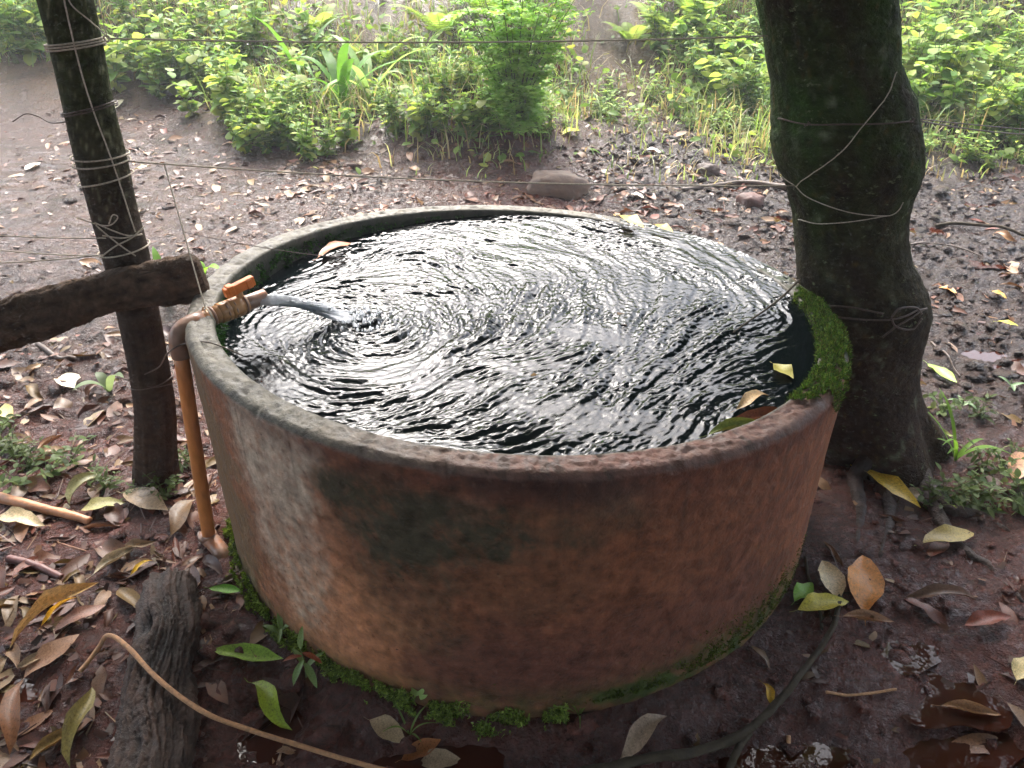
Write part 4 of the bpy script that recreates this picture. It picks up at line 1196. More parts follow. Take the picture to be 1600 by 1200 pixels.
stick('thin_root', [(1258, 872), (1262, 905), (1280, 950), (1284, 985)], .005, .004, M_DARKTWIG, 'thin dark root hugging the right foot of the tank', 'root', 0.0)
stick('red_stick', [(15, 876), (50, 884), (98, 905)], .012, .009, simple_mat('red wood', color=tuple(lin(112, 74, 68)), rough=0.45, bstr=0.5), 'short reddish stick lying in mud above the tan leaves', 'stick')
stick('fallen_branch', [(1065, 300), (1150, 290), (1240, 296)], .014, .018, M_TWIG, 'brown fallen branch lying behind the tank against the trunk', 'branch')
stick('dark_twig', [(1460, 357), (1530, 360), (1610, 372)], .010, .008, M_DARKTWIG, 'dark straight twig over the puddles right of the trunk', 'twig', 0.02)
stick('thin_twig', [(1420, 385), (1480, 388), (1560, 408)], .005, .004, M_TWIG, 'thin pale twig just right of the trunk at rim height', 'twig', 0.01)
stick('grey_twig', [(1455, 535), (1480, 560), (1500, 590)], .005, .003, M_TWIG, 'thin grey twig in the mud right of the trunk', 'twig', 0.01)
stick('curved_twig', [(1290, 1082), (1340, 1086), (1400, 1078)], .0035, .003, M_VINE, 'thin curved brown twig half sunk in the lower right puddle', 'twig')
stick('brown_root_stick', [(60, 540), (90, 560), (120, 565)], .011, .009, M_TWIG, 'stubby brown stick in the litter under the rail', 'stick')
stick('upright_twig', [(1232, 1150), (1236, 1210)], .005, .004, M_VINE, 'pale short twig at the bottom edge between puddles', 'twig')
P = spline([hit_z(1248, 438, 0.66), hit_z(1215, 470, 0.64), hit_z(1163, 507, 0.60), hit_z(1145, 520, 0.588)], 20)
tag(link('bare_twig', mesh_data('bare_twig', *tube(P, np.linspace(.004, .002, 20), 6), M_DARKTWIG)), 'bare dark twig dipping into the water beside the trunk', 'twig')

def stone(px, py, wpx, hgt, col, label, rz=0.0, flat=0.6, seed=1):
    c = ground(px, py)
    _, _, dep = project(c)
    rx = wpx / 2 * dep / F_PX
    nu, nv = 16, 24
    V = []
    for i in range(nu):
        a = PI * i / (nu - 1)
        for j in range(nv):
            b = 2 * PI * j / nv
            p_ = np.array([math.sin(a) * math.cos(b), math.sin(a) * math.sin(b), math.cos(a)])
            k = 1 + 0.22 * float(vnoise(p_[0] * 1.5 + seed, p_[1] * 1.5 + p_[2] * 1.3, seed)) + 0.06 * float(vnoise(p_[0] * 5, p_[1] * 5 + p_[2] * 4, seed + 9))
            p_ = np.sign(p_) * np.abs(p_) ** 0.85 * k
            V.append(p_ * [rx, rx * flat, hgt])
    o = link('stone', mesh_data('stone', np.array(V), grid_faces(nu, nv, True), M_STONE))
    o.location = (c[0], c[1], tz(c[0], c[1]) + hgt * 0.25); o.rotation_euler = (0.1, 0.05, rz)
    o.color = (*lin(*col), 1)
    tag(o, label, 'stone', 'stones in the mud')
stone(872, 298, 96, 0.10, (112, 92, 78), 'large smooth brown boulder behind the tank among dead leaves', -0.25, 0.6, 3)
stone(1172, 318, 46, 0.05, (88, 60, 52), 'reddish stone behind the tank, close to the trunk and a puddle', 0.3, 0.8, 5)
stone(1106, 268, 38, 0.045, (76, 60, 52), 'dark rounded stone behind the tank, beside the far puddle', 0.2, 0.8, 7)

# ------------------------------------------------------------------ prominent fallen leaves, one by one
def put_leaf(bx, by, tx, ty, wr, col, proto, label, lift=0.012, z=None, mat=None, curl=1.0, roll=0.0, cat='leaf', group='fallen leaves'):
    if z is None:
        A, B = ground(bx, by), ground(tx, ty)
        A = A + [0, 0, lift]; B = B + [0, 0, lift]
    else:
        A, B = hit_z(bx, by, z), hit_z(tx, ty, z)
    d = B - A; L = np.linalg.norm(d)
    V, F = DEADS[proto]
    w0 = V[:, 1].max() - V[:, 1].min()
    o = link('fallen_leaf', D_MESH[proto])
    X = d / L; Yv = np.cross([0, 0, 1.0], X); Yv /= np.linalg.norm(Yv); Zv = np.cross(X, Yv)
    if roll:
        c_, s_ = math.cos(roll), math.sin(roll); Yv, Zv = Yv * c_ + Zv * s_, Zv * c_ - Yv * s_
    Mx = Matrix(((X[0], Yv[0], Zv[0], A[0]), (X[1], Yv[1], Zv[1], A[1]), (X[2], Yv[2], Zv[2], A[2]), (0, 0, 0, 1)))
    o.matrix_world = Mx @ Matrix.Diagonal((L, L * wr / w0, L * 0.75 * curl, 1))
    o.color = (*lin(*col), 1)
    tag(o, label, cat, group)
    return o
BIG = [
 (1342, 738, 1437, 798, .30, (214, 176, 48), 0, 'large yellow leaf with brown blotches at the foot of the trunk'),
 (1310, 942, 1283, 880, .48, (226, 204, 160), 6, 'pale cream oval leaf right of the tank foot'),
 (1350, 965, 1346, 872, .42, (208, 138, 62), 6, 'upright orange oval leaf right of the cream leaf'),
 (1440, 853, 1520, 838, .35, (170, 150, 84), 0, 'mottled yellow grey leaf lying among the tree roots'),
 (1245, 958, 1325, 945, .40, (196, 184, 74), 3, 'yellow crumpled leaf under the dark branch, right of the tank'),
 (1240, 945, 1268, 915, .45, (120, 168, 52), 6, 'small bright green leaf touching the right foot of the tank'),
 (1315, 968, 1395, 976, .22, (158, 118, 84), 5, 'narrow tan curled leaf just below the orange leaf'),
 (1415, 938, 1530, 946, .26, (108, 80, 62), 2, 'long dull brown leaf in mud right of the orange leaf'),
 (1505, 982, 1578, 968, .36, (126, 66, 48), 3, 'dark red leaf at the puddle edge, far right'),
 (1468, 1108, 1562, 1122, .22, (158, 118, 80), 5, 'tan rolled leaf floating across the lower right puddle'),
 (1586, 1068, 1606, 1030, .60, (228, 206, 150), 6, 'small round cream leaf at the right edge by the puddle'),
 (1190, 1072, 1212, 1112, .42, (198, 156, 46), 7, 'small yellow leaf scrap in mud beside the dark branch'),
 (968, 1192, 1042, 1124, .36, (168, 144, 122), 2, 'pale brown folded leaf in front of the tank, bottom centre'),
 (578, 1130, 636, 1166, .55, (172, 148, 116), 3, 'grey tan cupped leaf in front of the mossy tank foot'),
 (628, 1192, 690, 1160, .46, (150, 90, 44), 1, 'amber wet leaf half sunk at the bottom edge'),
 (655, 1198, 722, 1192, .55, (166, 142, 114), 3, 'tan crinkled leaf at the bottom edge below the amber leaf'),
 (333, 1020, 444, 1034, .28, (146, 178, 66), 1, 'long light green curled leaf between log and tank'),
 (394, 1072, 458, 1146, .34, (150, 170, 52), 7, 'wilted yellow green leaf below the long green leaf'),
 (328, 924, 380, 928, .34, (116, 168, 60), 1, 'small green leaf by the tank foot under the pipe'),
 (268, 842, 310, 785, .42, (116, 90, 62), 2, 'brown curled leaf leaning beside the foot of the pipe'),
 (268, 800, 296, 808, .50, (196, 204, 76), 6, 'small lime yellow leaf left of the pipe'),
 (148, 902, 220, 854, .26, (186, 172, 146), 5, 'long pale grey rolled leaf above the rotting log'),
 (205, 904, 240, 880, .26, (224, 184, 52), 2, 'small bright yellow leaf at the upper end of the log'),
 (18, 1018, 156, 915, .19, (200, 164, 108), 7, 'long tan twisted leaf left of the log'),
 (40, 1064, 126, 996, .42, (160, 118, 88), 0, 'broad brown leaf with clear ribs at the lower left'),
 (85, 992, 168, 950, .36, (150, 104, 84), 4, 'pinkish brown arched leaf left of the log'),
 (66, 984, 122, 938, .16, (218, 172, 44), 2, 'narrow yellow leaf strip under the tan twisted leaf'),
 (18, 1184, 40, 1068, .26, (128, 84, 52), 2, 'long brown leaf on edge in the lower left corner'),
 (112, 1204, 146, 1078, .26, (136, 124, 72), 7, 'olive twisted leaf standing left of the log, bottom'),
 (48, 1194, 128, 1132, .28, (142, 112, 58), 5, 'olive brown leaf lying in the lower left corner litter'),
 (-4, 812, 72, 826, .38, (204, 184, 144), 3, 'cream dry leaf below the peeled stick at the left edge'),
 (128, 802, 198, 790, .48, (158, 152, 98), 3, 'crumpled olive leaf at the end of the peeled stick'),
 (194, 774, 264, 802, .46, (160, 136, 106), 4, 'dull tan leaf near the foot of the fence post'),
 (110, 792, 156, 742, .42, (126, 124, 82), 7, 'olive green curled leaf above the peeled stick tip'),
 (118, 610, 98, 590, .55, (214, 204, 176), 6, 'small whitish leaf in the litter under the rail'),
 (-6, 645, 24, 658, .48, (206, 188, 120), 3, 'pale yellow leaf at the left edge below the rail'),
 (180, 172, 194, 158, .50, (200, 186, 150), 3, 'cream leaf on the mud right of the post, far back'),
 (40, 268, 64, 256, .45, (204, 196, 184), 1, 'whitish curled leaf on mud left of the post'),
 (210, 268, 238, 262, .40, (206, 196, 140), 6, 'pale yellow leaf touching the post at the lower twine line'),
 (880, 212, 906, 206, .46, (196, 186, 60), 0, 'yellow leaf at the edge of the weeds behind the boulder'),
 (1008, 236, 1032, 241, .50, (214, 206, 190), 3, 'whitish leaf on mud right of the boulder, far back'),
 (985, 306, 1006, 312, .50, (206, 194, 172), 3, 'small pale leaf on mud between boulder and tank rim'),
 (1448, 572, 1494, 602, .36, (156, 190, 78), 1, 'light green leaf on the mud right of the trunk'),
 (1424, 668, 1490, 686, .38, (138, 148, 82), 1, 'wilted green leaf at the trunk foot beside the grass tuft'),
 (1556, 506, 1590, 513, .36, (204, 200, 64), 0, 'bright yellow leaf on the mud at the far right'),
 (1466, 452, 1494, 462, .50, (196, 142, 66), 3, 'orange leaf on the mud right of the vine tie'),
 (1548, 458, 1572, 470, .55, (200, 158, 70), 3, 'small yellow orange leaf at right, above the bright yellow leaf'),
 (1582, 756, 1606, 712, .40, (186, 138, 100), 4, 'tan leaf on edge at the right edge near the weeds'),
]
for (bx, by, tx, ty, wr, col, pr, lab) in BIG:
    put_leaf(bx, by, tx, ty, wr, col, pr, lab)
WL_ = WATER_Z + 0.010
for (bx, by, tx, ty, wr, col, pr, lab, z) in [
 (497, 402, 550, 380, .34, (176, 112, 70), 4, 'curled orange brown leaf floating at the far left inner wall', WL_ + 0.004),
 (965, 337, 1006, 356, .36, (206, 176, 72), 0, 'yellow leaf lying on the far rim of the tank', 0.612),
 (1020, 351, 1052, 363, .40, (196, 160, 66), 0, 'smaller yellow leaf on the far rim, right of another', 0.606),
 (1208, 568, 1240, 592, .55, (180, 172, 84), 6, 'yellow green leaf floating on dark water near the mossy rim', WL_ - 0.003),
 (1150, 640, 1202, 618, .34, (190, 160, 116), 2, 'pale twisted leaf caught at the inner right rim', WL_ + 0.006),
 (1106, 680, 1192, 658, .20, (128, 140, 74), 5, 'long greenish leaf wedged along the inner near rim', WL_ + 0.012),
 (1136, 662, 1238, 640, .24, (132, 78, 48), 1, 'wet red brown leaf lying along the inner right rim', WL_ + 0.008)]:
    put_leaf(bx, by, tx, ty, wr, col, pr, lab, z=z)
put_leaf(800, 612, 880, 600, .5, (150, 118, 70), 6, 'submerged brownish leaf in the middle of the water', z=WATER_Z - 0.02)
put_leaf(940, 500, 1010, 520, .5, (130, 100, 62), 3, 'submerged dull leaf under the ripples right of centre', z=WATER_Z - 0.02)

# ------------------------------------------------------------------ leaf litter
browns = 0.62 * np.array([lin(130, 80, 52), lin(108, 66, 46), lin(156, 108, 74), lin(178, 136, 98), lin(94, 58, 45), lin(140, 76, 52), lin(150, 116, 80), lin(184, 154, 118), lin(142, 112, 58)])
def litter_density(x, y):
    d = np.sqrt(x * x + y * y)
    n = fbm(x * 2.0, y * 2.0, 801, 3)
    drift = 1.3 * np.exp(-(((x - 0.0) / 1.1) ** 2 + ((y - 2.35) / 0.55) ** 2))                     # red brown drift behind the tank
    drift += 0.9 * np.exp(-(((x + 1.3) / 0.45) ** 2 + ((y - 3.0) / 0.6) ** 2))
    left = 1.15 * sstep(-0.75, -1.0, x) * sstep(1.2, 0.5, y) 
    lowl = 0.75 * sstep(-0.35, -0.6, x) * sstep(-0.15, -0.4, y)
    back = 0.22 * sstep(2.6, 3.2, y) * sstep(5.2, 4.2, y)
    rback = 0.16 * sstep(0.2, 0.8, x)
    rfr = 0.20 * sstep(0.9, 1.2, x) * sstep(0.3, -0.2, y)
    den = 0.05 + drift + left + lowl + back + rback + rfr
    den = den * np.clip(0.55 + 1.1 * n, 0.05, 1.5)
    return np.where(d < 0.95, 0, den)
def sample_litter(n, box, seed):
    rg = np.random.default_rng(seed); out = np.zeros((0, 2))
    while len(out) < n:
        x = rg.uniform(box[0], box[1], n * 4); y = rg.uniform(box[2], box[3], n * 4)
        k = rg.uniform(0, 1.9, n * 4) < litter_density(x, y)
        out = np.vstack([out, np.stack([x[k], y[k]], -1)])
    return out[:n]
def lie(P, yaw, L):
    """pitch and roll that lay a leaf on the ground"""
    ex = np.stack([np.cos(yaw), np.sin(yaw)], -1) * (L * 0.5)[:, None]; ey = np.stack([-np.sin(yaw), np.cos(yaw)], -1) * (L * 0.2)[:, None]
    h = lambda q: terrain(q[:, 0], q[:, 1])
    c = P + ex
    return np.arctan2(h(c + ex) - h(c - ex), L), np.arctan2(h(c + ey) - h(c - ey), L * 0.4), 0.5 * (h(c + ex) + h(c - ex))
n = 6800
LPos = sample_litter(n, (-3.6, 4.2, -1.5, 5.4), 21)
yaw = RNG.uniform(0, 2 * PI, n); Ls = np.clip(RNG.gamma(3.5, 0.021, n), 0.022, 0.145)
pt, rl, zc = lie(LPos, yaw, Ls)
pick = RNG.integers(0, len(DEADS), n)
cols = browns[RNG.integers(0, len(browns), n)] * RNG.uniform(0.65, 1.15, (n, 1))
redden = np.exp(-(((LPos[:, 0]) / 1.2) ** 2 + ((LPos[:, 1] - 2.35) / 0.6) ** 2))[:, None]
cols = cols * (1 - 0.55 * redden) + 0.55 * redden * lin(132, 80, 66)[None] * RNG.uniform(0.7, 1.3, (n, 1))
pt = pt + RNG.normal(0, 0.10, n); rl = rl + RNG.normal(0, 0.16, n)
# the ~250 that show largest become leaves of their own
ux_, uy_, dep_ = project(np.stack([LPos[:, 0], LPos[:, 1], zc], -1))
vis = (ux_ > 0) & (ux_ < 1600) & (uy_ > 0) & (uy_ < 1200)
# hidden behind the tank, the log or the trunk?
q = np.stack([LPos[:, 0], LPos[:, 1]], -1)
hid = ((uy_ > 330) & (uy_ < 1080) & (ux_ > 300) & (ux_ < 1310))
size = np.where(vis & ~hid, Ls / dep_, 0)
order = np.argsort(-size)[:235]
def where_leaf(x, y, px, py):
    if y < -0.12 and x < 0:
        if px < 110 and py > 980: return 'in the lower left corner litter', 'dead leaves round the rotting log'
        if px < 210 and py > 980: return 'against the left side of the log', 'dead leaves round the rotting log'
        if px < 160: return 'near the red stick', 'dead leaves round the rotting log'
        if px < 340 and py < 900: return 'between peeled stick, pipe and log', 'dead leaves round the rotting log'
        if px < 520: return 'between log and mossy tank foot', 'dead leaves round the rotting log'
        return 'in wet mud before the tank front', 'dead leaves round the rotting log'
    if y < 0.75 and x < 0:
        if py > 690: return 'in litter just above the peeled stick', 'dead leaves under the rail'
        if py > 560: return 'in litter left of the post foot', 'dead leaves under the rail'
        return 'in litter right under the rail', 'dead leaves under the rail'
    if x < -0.9: return 'on open grey mud behind the rail', 'dead leaves on the grey mud'
    if x < 0.75: return 'in the drift behind the tank', 'dead leaves in the drift behind the tank'
    if y >= 0.5: return 'trodden into dark mud beyond the trunk', 'dead leaves in the trodden mud'
    if py < 900: return 'among the tree roots', 'dead leaves at the lower right'
    if px < 1350: return 'in mud around the dark branch', 'dead leaves at the lower right'
    return 'in mud by the lower right puddles', 'dead leaves at the lower right'
def shade_word(c, L):
    lum = float(c @ np.array([0.3, 0.6, 0.1])); red = c[0] / (c[1] + 1e-6)
    w = 'red brown' if red > 2.4 else ('pale tan' if lum > 0.17 else ('mid brown' if lum > 0.085 else 'dark brown'))
    return ('large ' if L > 0.125 else 'small ' if L < 0.08 else '') + w
Mats = rot_mats(yaw, pt, rl, Ls)
Mats[:, :, 2] *= RNG.uniform(0.3, 0.9, n)[:, None]
for i in order:
    o = link('fallen_leaf', D_MESH[pick[i]])
    m3 = Mats[i]
    o.matrix_world = Matrix(((m3[0][0], m3[0][1], m3[0][2], LPos[i, 0]), (m3[1][0], m3[1][1], m3[1][2], LPos[i, 1]),
                             (m3[2][0], m3[2][1], m3[2][2], zc[i] - 0.5 * Ls[i] * math.sin(pt[i]) - 0.002), (0, 0, 0, 1)))
    o.color = (*np.clip(cols[i], 0, 1), 1)
    wl_, grp = where_leaf(LPos[i, 0], LPos[i, 1], ux_[i], uy_[i])
    tag(o, shade_word(cols[i], Ls[i]) + ' dead leaf ' + wl_, 'leaf', grp)
rest = np.setdiff1d(np.arange(n), order)
LIT = [(V, F) for V, F in [leaf_shape(0.36, 4, 0.25, 0.1, 0.0, 0.5, 0.04, 1, ncr=2), leaf_shape(0.42, 4, 0.1, -0.05, 0.9, 0.3, 0.03, 2, ncr=2), leaf_shape(0.3, 4, 0.5, 0.14, 0.6, -0.6, 0.03, 3, ncr=2), leaf_shape(0.44, 4, 0.1, 0.1, -0.8, 0.4, 0.05, 4, ncr=2)]]
loc = np.stack([LPos[rest, 0], LPos[rest, 1], zc[rest] - 0.5 * Ls[rest] * np.sin(pt[rest]) - 0.004], -1)
V, F, C = scatter_mesh(LIT, (Mats[rest], loc), pick[rest] % 4, cols[rest])
tag(link('leaf_litter', mesh_data('leaf_litter', V, F, M_DEAD, True, C)), 'mass of small brown dead leaves scattered over the mud', kind='stuff')
# crumbs: twigs and torn leaf bits pressed into the mud
n = 7600
CP = sample_litter(n - 1600, (-3.4, 4.0, -1.5, 4.2), 33)
CP = np.vstack([CP, np.stack([RNG.uniform(-4.0, -0.9, 1600), RNG.uniform(0.6, 5.0, 1600)], -1)])
yaw = RNG.uniform(0, 2 * PI, n); S = RNG.uniform(0.012, 0.045, n)
zc_ = terrain(CP[:, 0], CP[:, 1])
bit = (np.array([[0, -.25, 0], [1, -.12, .05], [.9, .2, .12], [.1, .3, 0.02]]), np.array([[0, 1, 2, 3]]))
twg = (np.array([[0, -.04, 0], [2.2, -.03, .1], [2.2, .03, .14], [0, .04, .06]]), np.array([[0, 1, 2, 3]]))
cols2 = browns[RNG.integers(0, 6, n)] * RNG.uniform(0.4, 1.0, (n, 1))
V, F, C = scatter_mesh([bit, twg], (rot_mats(yaw, RNG.normal(0, .2, n), RNG.normal(0, .3, n), S), np.stack([CP[:, 0], CP[:, 1], zc_ + 0.004], -1)), (RNG.uniform(size=n) > 0.6).astype(int), cols2)
tag(link('leaf_crumbs', mesh_data('leaf_crumbs', V, F, M_DEAD, False, C)), 'crumbs of twig and torn leaf pressed into the mud', kind='stuff')

# ------------------------------------------------------------------ living plants
leaf_b = leaf_shape(0.52, 4, 0.2, 0.05, 0, 0, 0.02, 41, 0.12, 0.9, 2)       # broad
leaf_n = leaf_shape(0.30, 4, 0.25, 0.08, 0, 0, 0.02, 42, 0.10, 1.0, 2)      # narrow
leaf_r = leaf_shape(0.75, 4, 0.12, 0.04, 0, 0, 0.02, 43, 0.25, 0.7, 2)      # roundish
GREENS = [lin(142, 172, 86), lin(122, 156, 74), lin(160, 184, 98), lin(104, 140, 66), lin(170, 180, 92)]
def herb(seed, h=0.4, stems=6, nl=9, leafp=leaf_b, ls=(0.05, 0.10), spread=0.35, greens=GREENS, droop=-0.15, side=0):
    """stem mesh data and foliage mesh data for one weed"""
    rg = np.random.default_rng(seed)
    sm_ = MB(); Mx = []; Lc = []; Cs = []
    for s in range(stems):
        a = rg.uniform(0, 2 * PI); sp = spread * rg.uniform(0.2, 1.0) * h; hh = h * rg.uniform(0.6, 1.1)
        P = spline([(rg.normal() * 0.02, rg.normal() * 0.02, -0.02), (math.cos(a) * sp * .35, math.sin(a) * sp * .35, hh * .5), (math.cos(a) * sp, math.sin(a) * sp, hh)], 9)
        V, F = tube(P, np.linspace(0.004, 0.0015, 9) * (h / 0.4) ** 0.5, 4)
        sm_.add(V, F)
        for k in range(nl):
            u = 0.18 + 0.82 * (k + 0.5) / nl
            p = P[min(int(u * 8.99), 8)]
            for sgn in (0, PI):
                yw = k * 1.57 + sgn + rg.normal() * 0.3 + a
                L = rg.uniform(*ls) * (1.1 - 0.5 * u)
                Mx.append(rot_mats(np.array([yw]), np.array([droop + rg.normal() * 0.35 + 0.25 * u]), np.array([rg.normal() * 0.3]), np.array([L]))[0]); Lc.append(p)
                Cs.append(greens[rg.integers(0, len(greens))] * rg.uniform(0.75, 1.2))
    Mx = np.array(Mx); Lc = np.array(Lc); Cs = np.array(Cs)
    V, F, C = scatter_mesh([leafp], (Mx, Lc), np.zeros(len(Lc), int), Cs)
    return sm_.data('stems', M_STEM), mesh_data('foliage', V, F, M_LEAF, True, C)
def plant(kind, sd_, loc, rz, sc, label, cat, group):
    r_ = empty(kind, tuple(loc), rz); r_.scale = (sc, sc, sc)
    a_ = link('stems', sd_[0], r_)
    b_ = link('foliage', sd_[1], r_); b_['kind'] = 'stuff'
    tag(r_, label, cat, group)
    return r_
HB = [herb(1, 0.42, 6, 5, leaf_b, (0.07, 0.13)), herb(2, 0.36, 7, 4, leaf_b, (0.09, 0.17)), herb(3, 0.5, 6, 6, leaf_n, (0.09, 0.17)), herb(4, 0.30, 8, 4, leaf_r, (0.07, 0.13)), herb(5, 0.55, 5, 7, leaf_n, (0.06, 0.11)), herb(6, 0.4, 5, 4, leaf_r, (0.11, 0.18))]
SHADEH = [herb(13, 0.13, 6, 3, leaf_b, (0.035, 0.06), 1.0, [lin(96, 116, 66), lin(84, 104, 58), lin(116, 130, 82)]), herb(14, 0.11, 6, 3, leaf_n, (0.04, 0.07), 1.1, [lin(104, 118, 76), lin(88, 106, 62)])]  # greyer, darker greens: the shade they stand in is put into leaf colour
LOWH = [herb(11, 0.16, 8, 4, leaf_b, (0.035, 0.065), 0.9), herb(12, 0.14, 9, 3, leaf_n, (0.04, 0.08), 1.0, [lin(104, 132, 66), lin(88, 118, 56), lin(128, 150, 84)])]
BIGL = [herb(21, 0.9, 5, 6, leaf_b, (0.14, 0.24), 0.5), herb(22, 0.75, 6, 5, leaf_r, (0.12, 0.2), 0.6)]

LOOK = {id(HB[0]): 'broad-leaved', id(HB[1]): 'large-leaved', id(HB[2]): 'narrow-leaved', id(HB[3]): 'round-leaved', id(HB[4]): 'tall slender', id(HB[5]): 'big round-leaved',
        id(LOWH[0]): 'low broad-leaved', id(LOWH[1]): 'low narrow-leaved', id(SHADEH[0]): 'small broad-leaved', id(SHADEH[1]): 'small narrow-leaved', id(BIGL[0]): 'tall pointed-leaved', id(BIGL[1]): 'tall round-leaved'}
def scatter_plants(kind, protos, pts, sc, cat, group, seed, taper=0.0):
    rg = np.random.default_rng(seed)
    for (px, py, cnt, wpx, hpx, where) in pts:
        for k in range(cnt):
            P = ground(px + rg.uniform(-wpx, wpx), py + rg.uniform(-hpx, hpx))
            pr = protos[rg.integers(0, len(protos))]
            plant(kind, pr, P - [0, 0, 0.01], rg.uniform(0, 6.28), rg.uniform(*sc) * (1 - taper * 0.45 * float(sstep(4.3, 3.2, P[1]))), LOOK[id(pr)] + ' ' + cat + ' ' + where, cat, group)
scatter_plants('leafy_weed', HB, [(250, 120, 12, 70, 40, 'just right of the post, under the top twine'), (330, 165, 12, 60, 30, 'on the near left edge of the thicket'), (420, 200, 13, 60, 30, 'in the near middle of the left thicket'),
    (500, 235, 10, 50, 15, 'at the near tip of the left thicket'), (300, 60, 10, 110, 30, 'at the back of the left thicket'), (440, 110, 10, 80, 40, 'between left thicket and broad-bladed plants'), (380, 235, 4, 40, 10, 'straying onto the mud before the left thicket')],
    (0.75, 1.25), 'weed', 'weeds left of the mound', 1, 1.0)
scatter_plants('leafy_weed', HB, [(40, 80, 14, 60, 18, 'at the mud edge left of the post'), (60, 12, 7, 80, 12, 'far back behind the post')], (0.8, 1.2), 'weed', 'weeds left of the post', 2)
scatter_plants('leafy_weed', HB + LOWH, [(640, 190, 10, 50, 30, 'on the left flank of the mound'), (720, 160, 10, 70, 40, 'on top of the mound'), (690, 210, 9, 90, 15, 'along the near foot of the mound'), (850, 205, 7, 40, 15, 'right of the fine-leaved shrub'), (760, 110, 9, 90, 40, 'behind the fine-leaved shrub')],
    (0.5, 0.85), 'weed', 'weeds on the mound', 3)
scatter_plants('leafy_weed', HB, [(1110, 140, 12, 40, 30, 'halfway between path and trunk'), (1160, 180, 10, 40, 20, 'close against the left of the trunk'), (1060, 90, 9, 60, 25, 'on the right bank of the path'), (1150, 80, 9, 50, 40, 'behind the trunk, under the top twine')],
    (0.7, 1.15), 'weed', 'weeds left of the trunk', 4)
scatter_plants('leafy_weed', HB, [(1500, 170, 13, 90, 30, 'along the near edge of the right thicket'), (1570, 205, 10, 60, 15, 'at the right frame edge by the barbed wire'), (1480, 100, 10, 70, 40, 'in the middle of the right thicket'), (1570, 110, 10, 60, 40, 'in the far upper right corner')],
    (0.7, 1.15), 'weed', 'weeds right of the trunk', 5)
scatter_plants('low_weed', LOWH, [(930, 175, 6, 50, 12, 'at the foot of the path'), (1010, 185, 6, 60, 14, 'on mud right of the path'), (1120, 205, 6, 60, 10, 'on mud left of the trunk'), (980, 150, 5, 40, 10, 'on the lower path')], (0.8, 1.3), 'weed', 'low weeds by the path', 6)
scatter_plants('low_weed', LOWH, [(1520, 250, 8, 90, 12, 'on mud below the barbed wire'), (1560, 225, 6, 60, 12, 'at the foot of the right thicket')], (0.8, 1.3), 'weed', 'low weeds right of the trunk', 7)
scatter_plants('low_weed', SHADEH, [(60, 735, 6, 75, 25, 'in litter above the peeled stick'), (20, 690, 3, 30, 30, 'at the left edge below the rail'), (150, 745, 2, 50, 15, 'left of the post foot')], (0.6, 1.0), 'weed', 'small weeds at the left', 8)
scatter_plants('low_weed', SHADEH, [(1540, 775, 7, 60, 30, 'among roots at the right edge'), (1470, 770, 3, 25, 25, 'just right of the trunk foot'), (1500, 655, 2, 60, 20, 'on wet mud by the wilted green leaf'), (1560, 720, 3, 40, 20, 'right of the grass tuft')], (0.6, 1.0), 'weed', 'small weeds at the right', 9)
scatter_plants('low_weed', SHADEH, [(290, 725, 2, 8, 10, 'squeezed between post foot and pipe'), (235, 772, 3, 28, 6, 'in front of the post foot')], (0.5, 0.7), 'weed', 'weeds at the post foot', 10)
scatter_plants('large_leaved_shrub', BIGL, [(1420, 150, 3, 10, 10, 'touching the right of the trunk'), (1465, 175, 3, 20, 8, 'behind the barbed wire near the trunk'), (1440, 90, 3, 20, 20, 'high behind the trunk on the right')], (0.8, 1.0), 'shrub', 'large leaved weeds', 11)

# the bright fine-leaved shrub on the mound
rg = np.random.default_rng(77)
sb = ground(806, 214)
shrub = empty('fine_leaved_shrub', tuple(sb)); tag(shrub, 'tall bright green fine-leaved shrub on the mound behind the tank', 'shrub')
Mx = []; Lc = []; Cs = []
for s in range(26):
    a = rg.uniform(0, 2 * PI); hh = rg.uniform(0.5, 1.35); sp = rg.uniform(0.08, 0.72) * (1.25 - 0.4 * hh)
    P = spline([(0, 0, -0.03), (math.cos(a) * sp * .3, math.sin(a) * sp * .3, hh * .45), (math.cos(a) * sp, math.sin(a) * sp, hh)], 16)
    V, F = tube(P, np.linspace(0.008, 0.002, 16), 5)
    link('stem', mesh_data('stem', V, F, M_STEM), shrub)
    for k in range(26):
        u = 0.16 + 0.84 * k / 26; p = P[int(u * 15)]
        ya = rg.uniform(0, 2 * PI); fl = rg.uniform(0.10, 0.24) * (1.15 - 0.55 * u)
        dirv = np.array([math.cos(ya), math.sin(ya), rg.uniform(-0.1, 0.5)])
        for j in range(9):                                     # pinnate spray
            q_ = p + dirv * fl * (j + 1) / 9 - np.array([0, 0, 0.10 * fl * ((j + 1) / 9) ** 2])
            for sg in (-1, 1):
                Mx.append(rot_mats(np.array([ya + sg * 1.0]), np.array([rg.normal() * 0.25]), np.array([rg.normal() * 0.3]), np.array([rg.uniform(0.034, 0.060)]))[0]); Lc.append(q_)
                Cs.append(np.array([lin(160, 200, 98), lin(144, 188, 86), lin(178, 212, 112)])[rg.integers(0, 3)] * rg.uniform(0.8, 1.15))
leaf_s = leaf_shape(0.5, 2, 0.15, 0.04, 0, 0, 0, 44, 0.05, 0.8, 2)
V, F, C = scatter_mesh([leaf_s], (np.array(Mx), np.array(Lc)), np.zeros(len(Lc), int), np.array(Cs))
fo = link('foliage', mesh_data('foliage', V, F, M_LEAF, True, C), shrub); fo['kind'] = 'stuff'

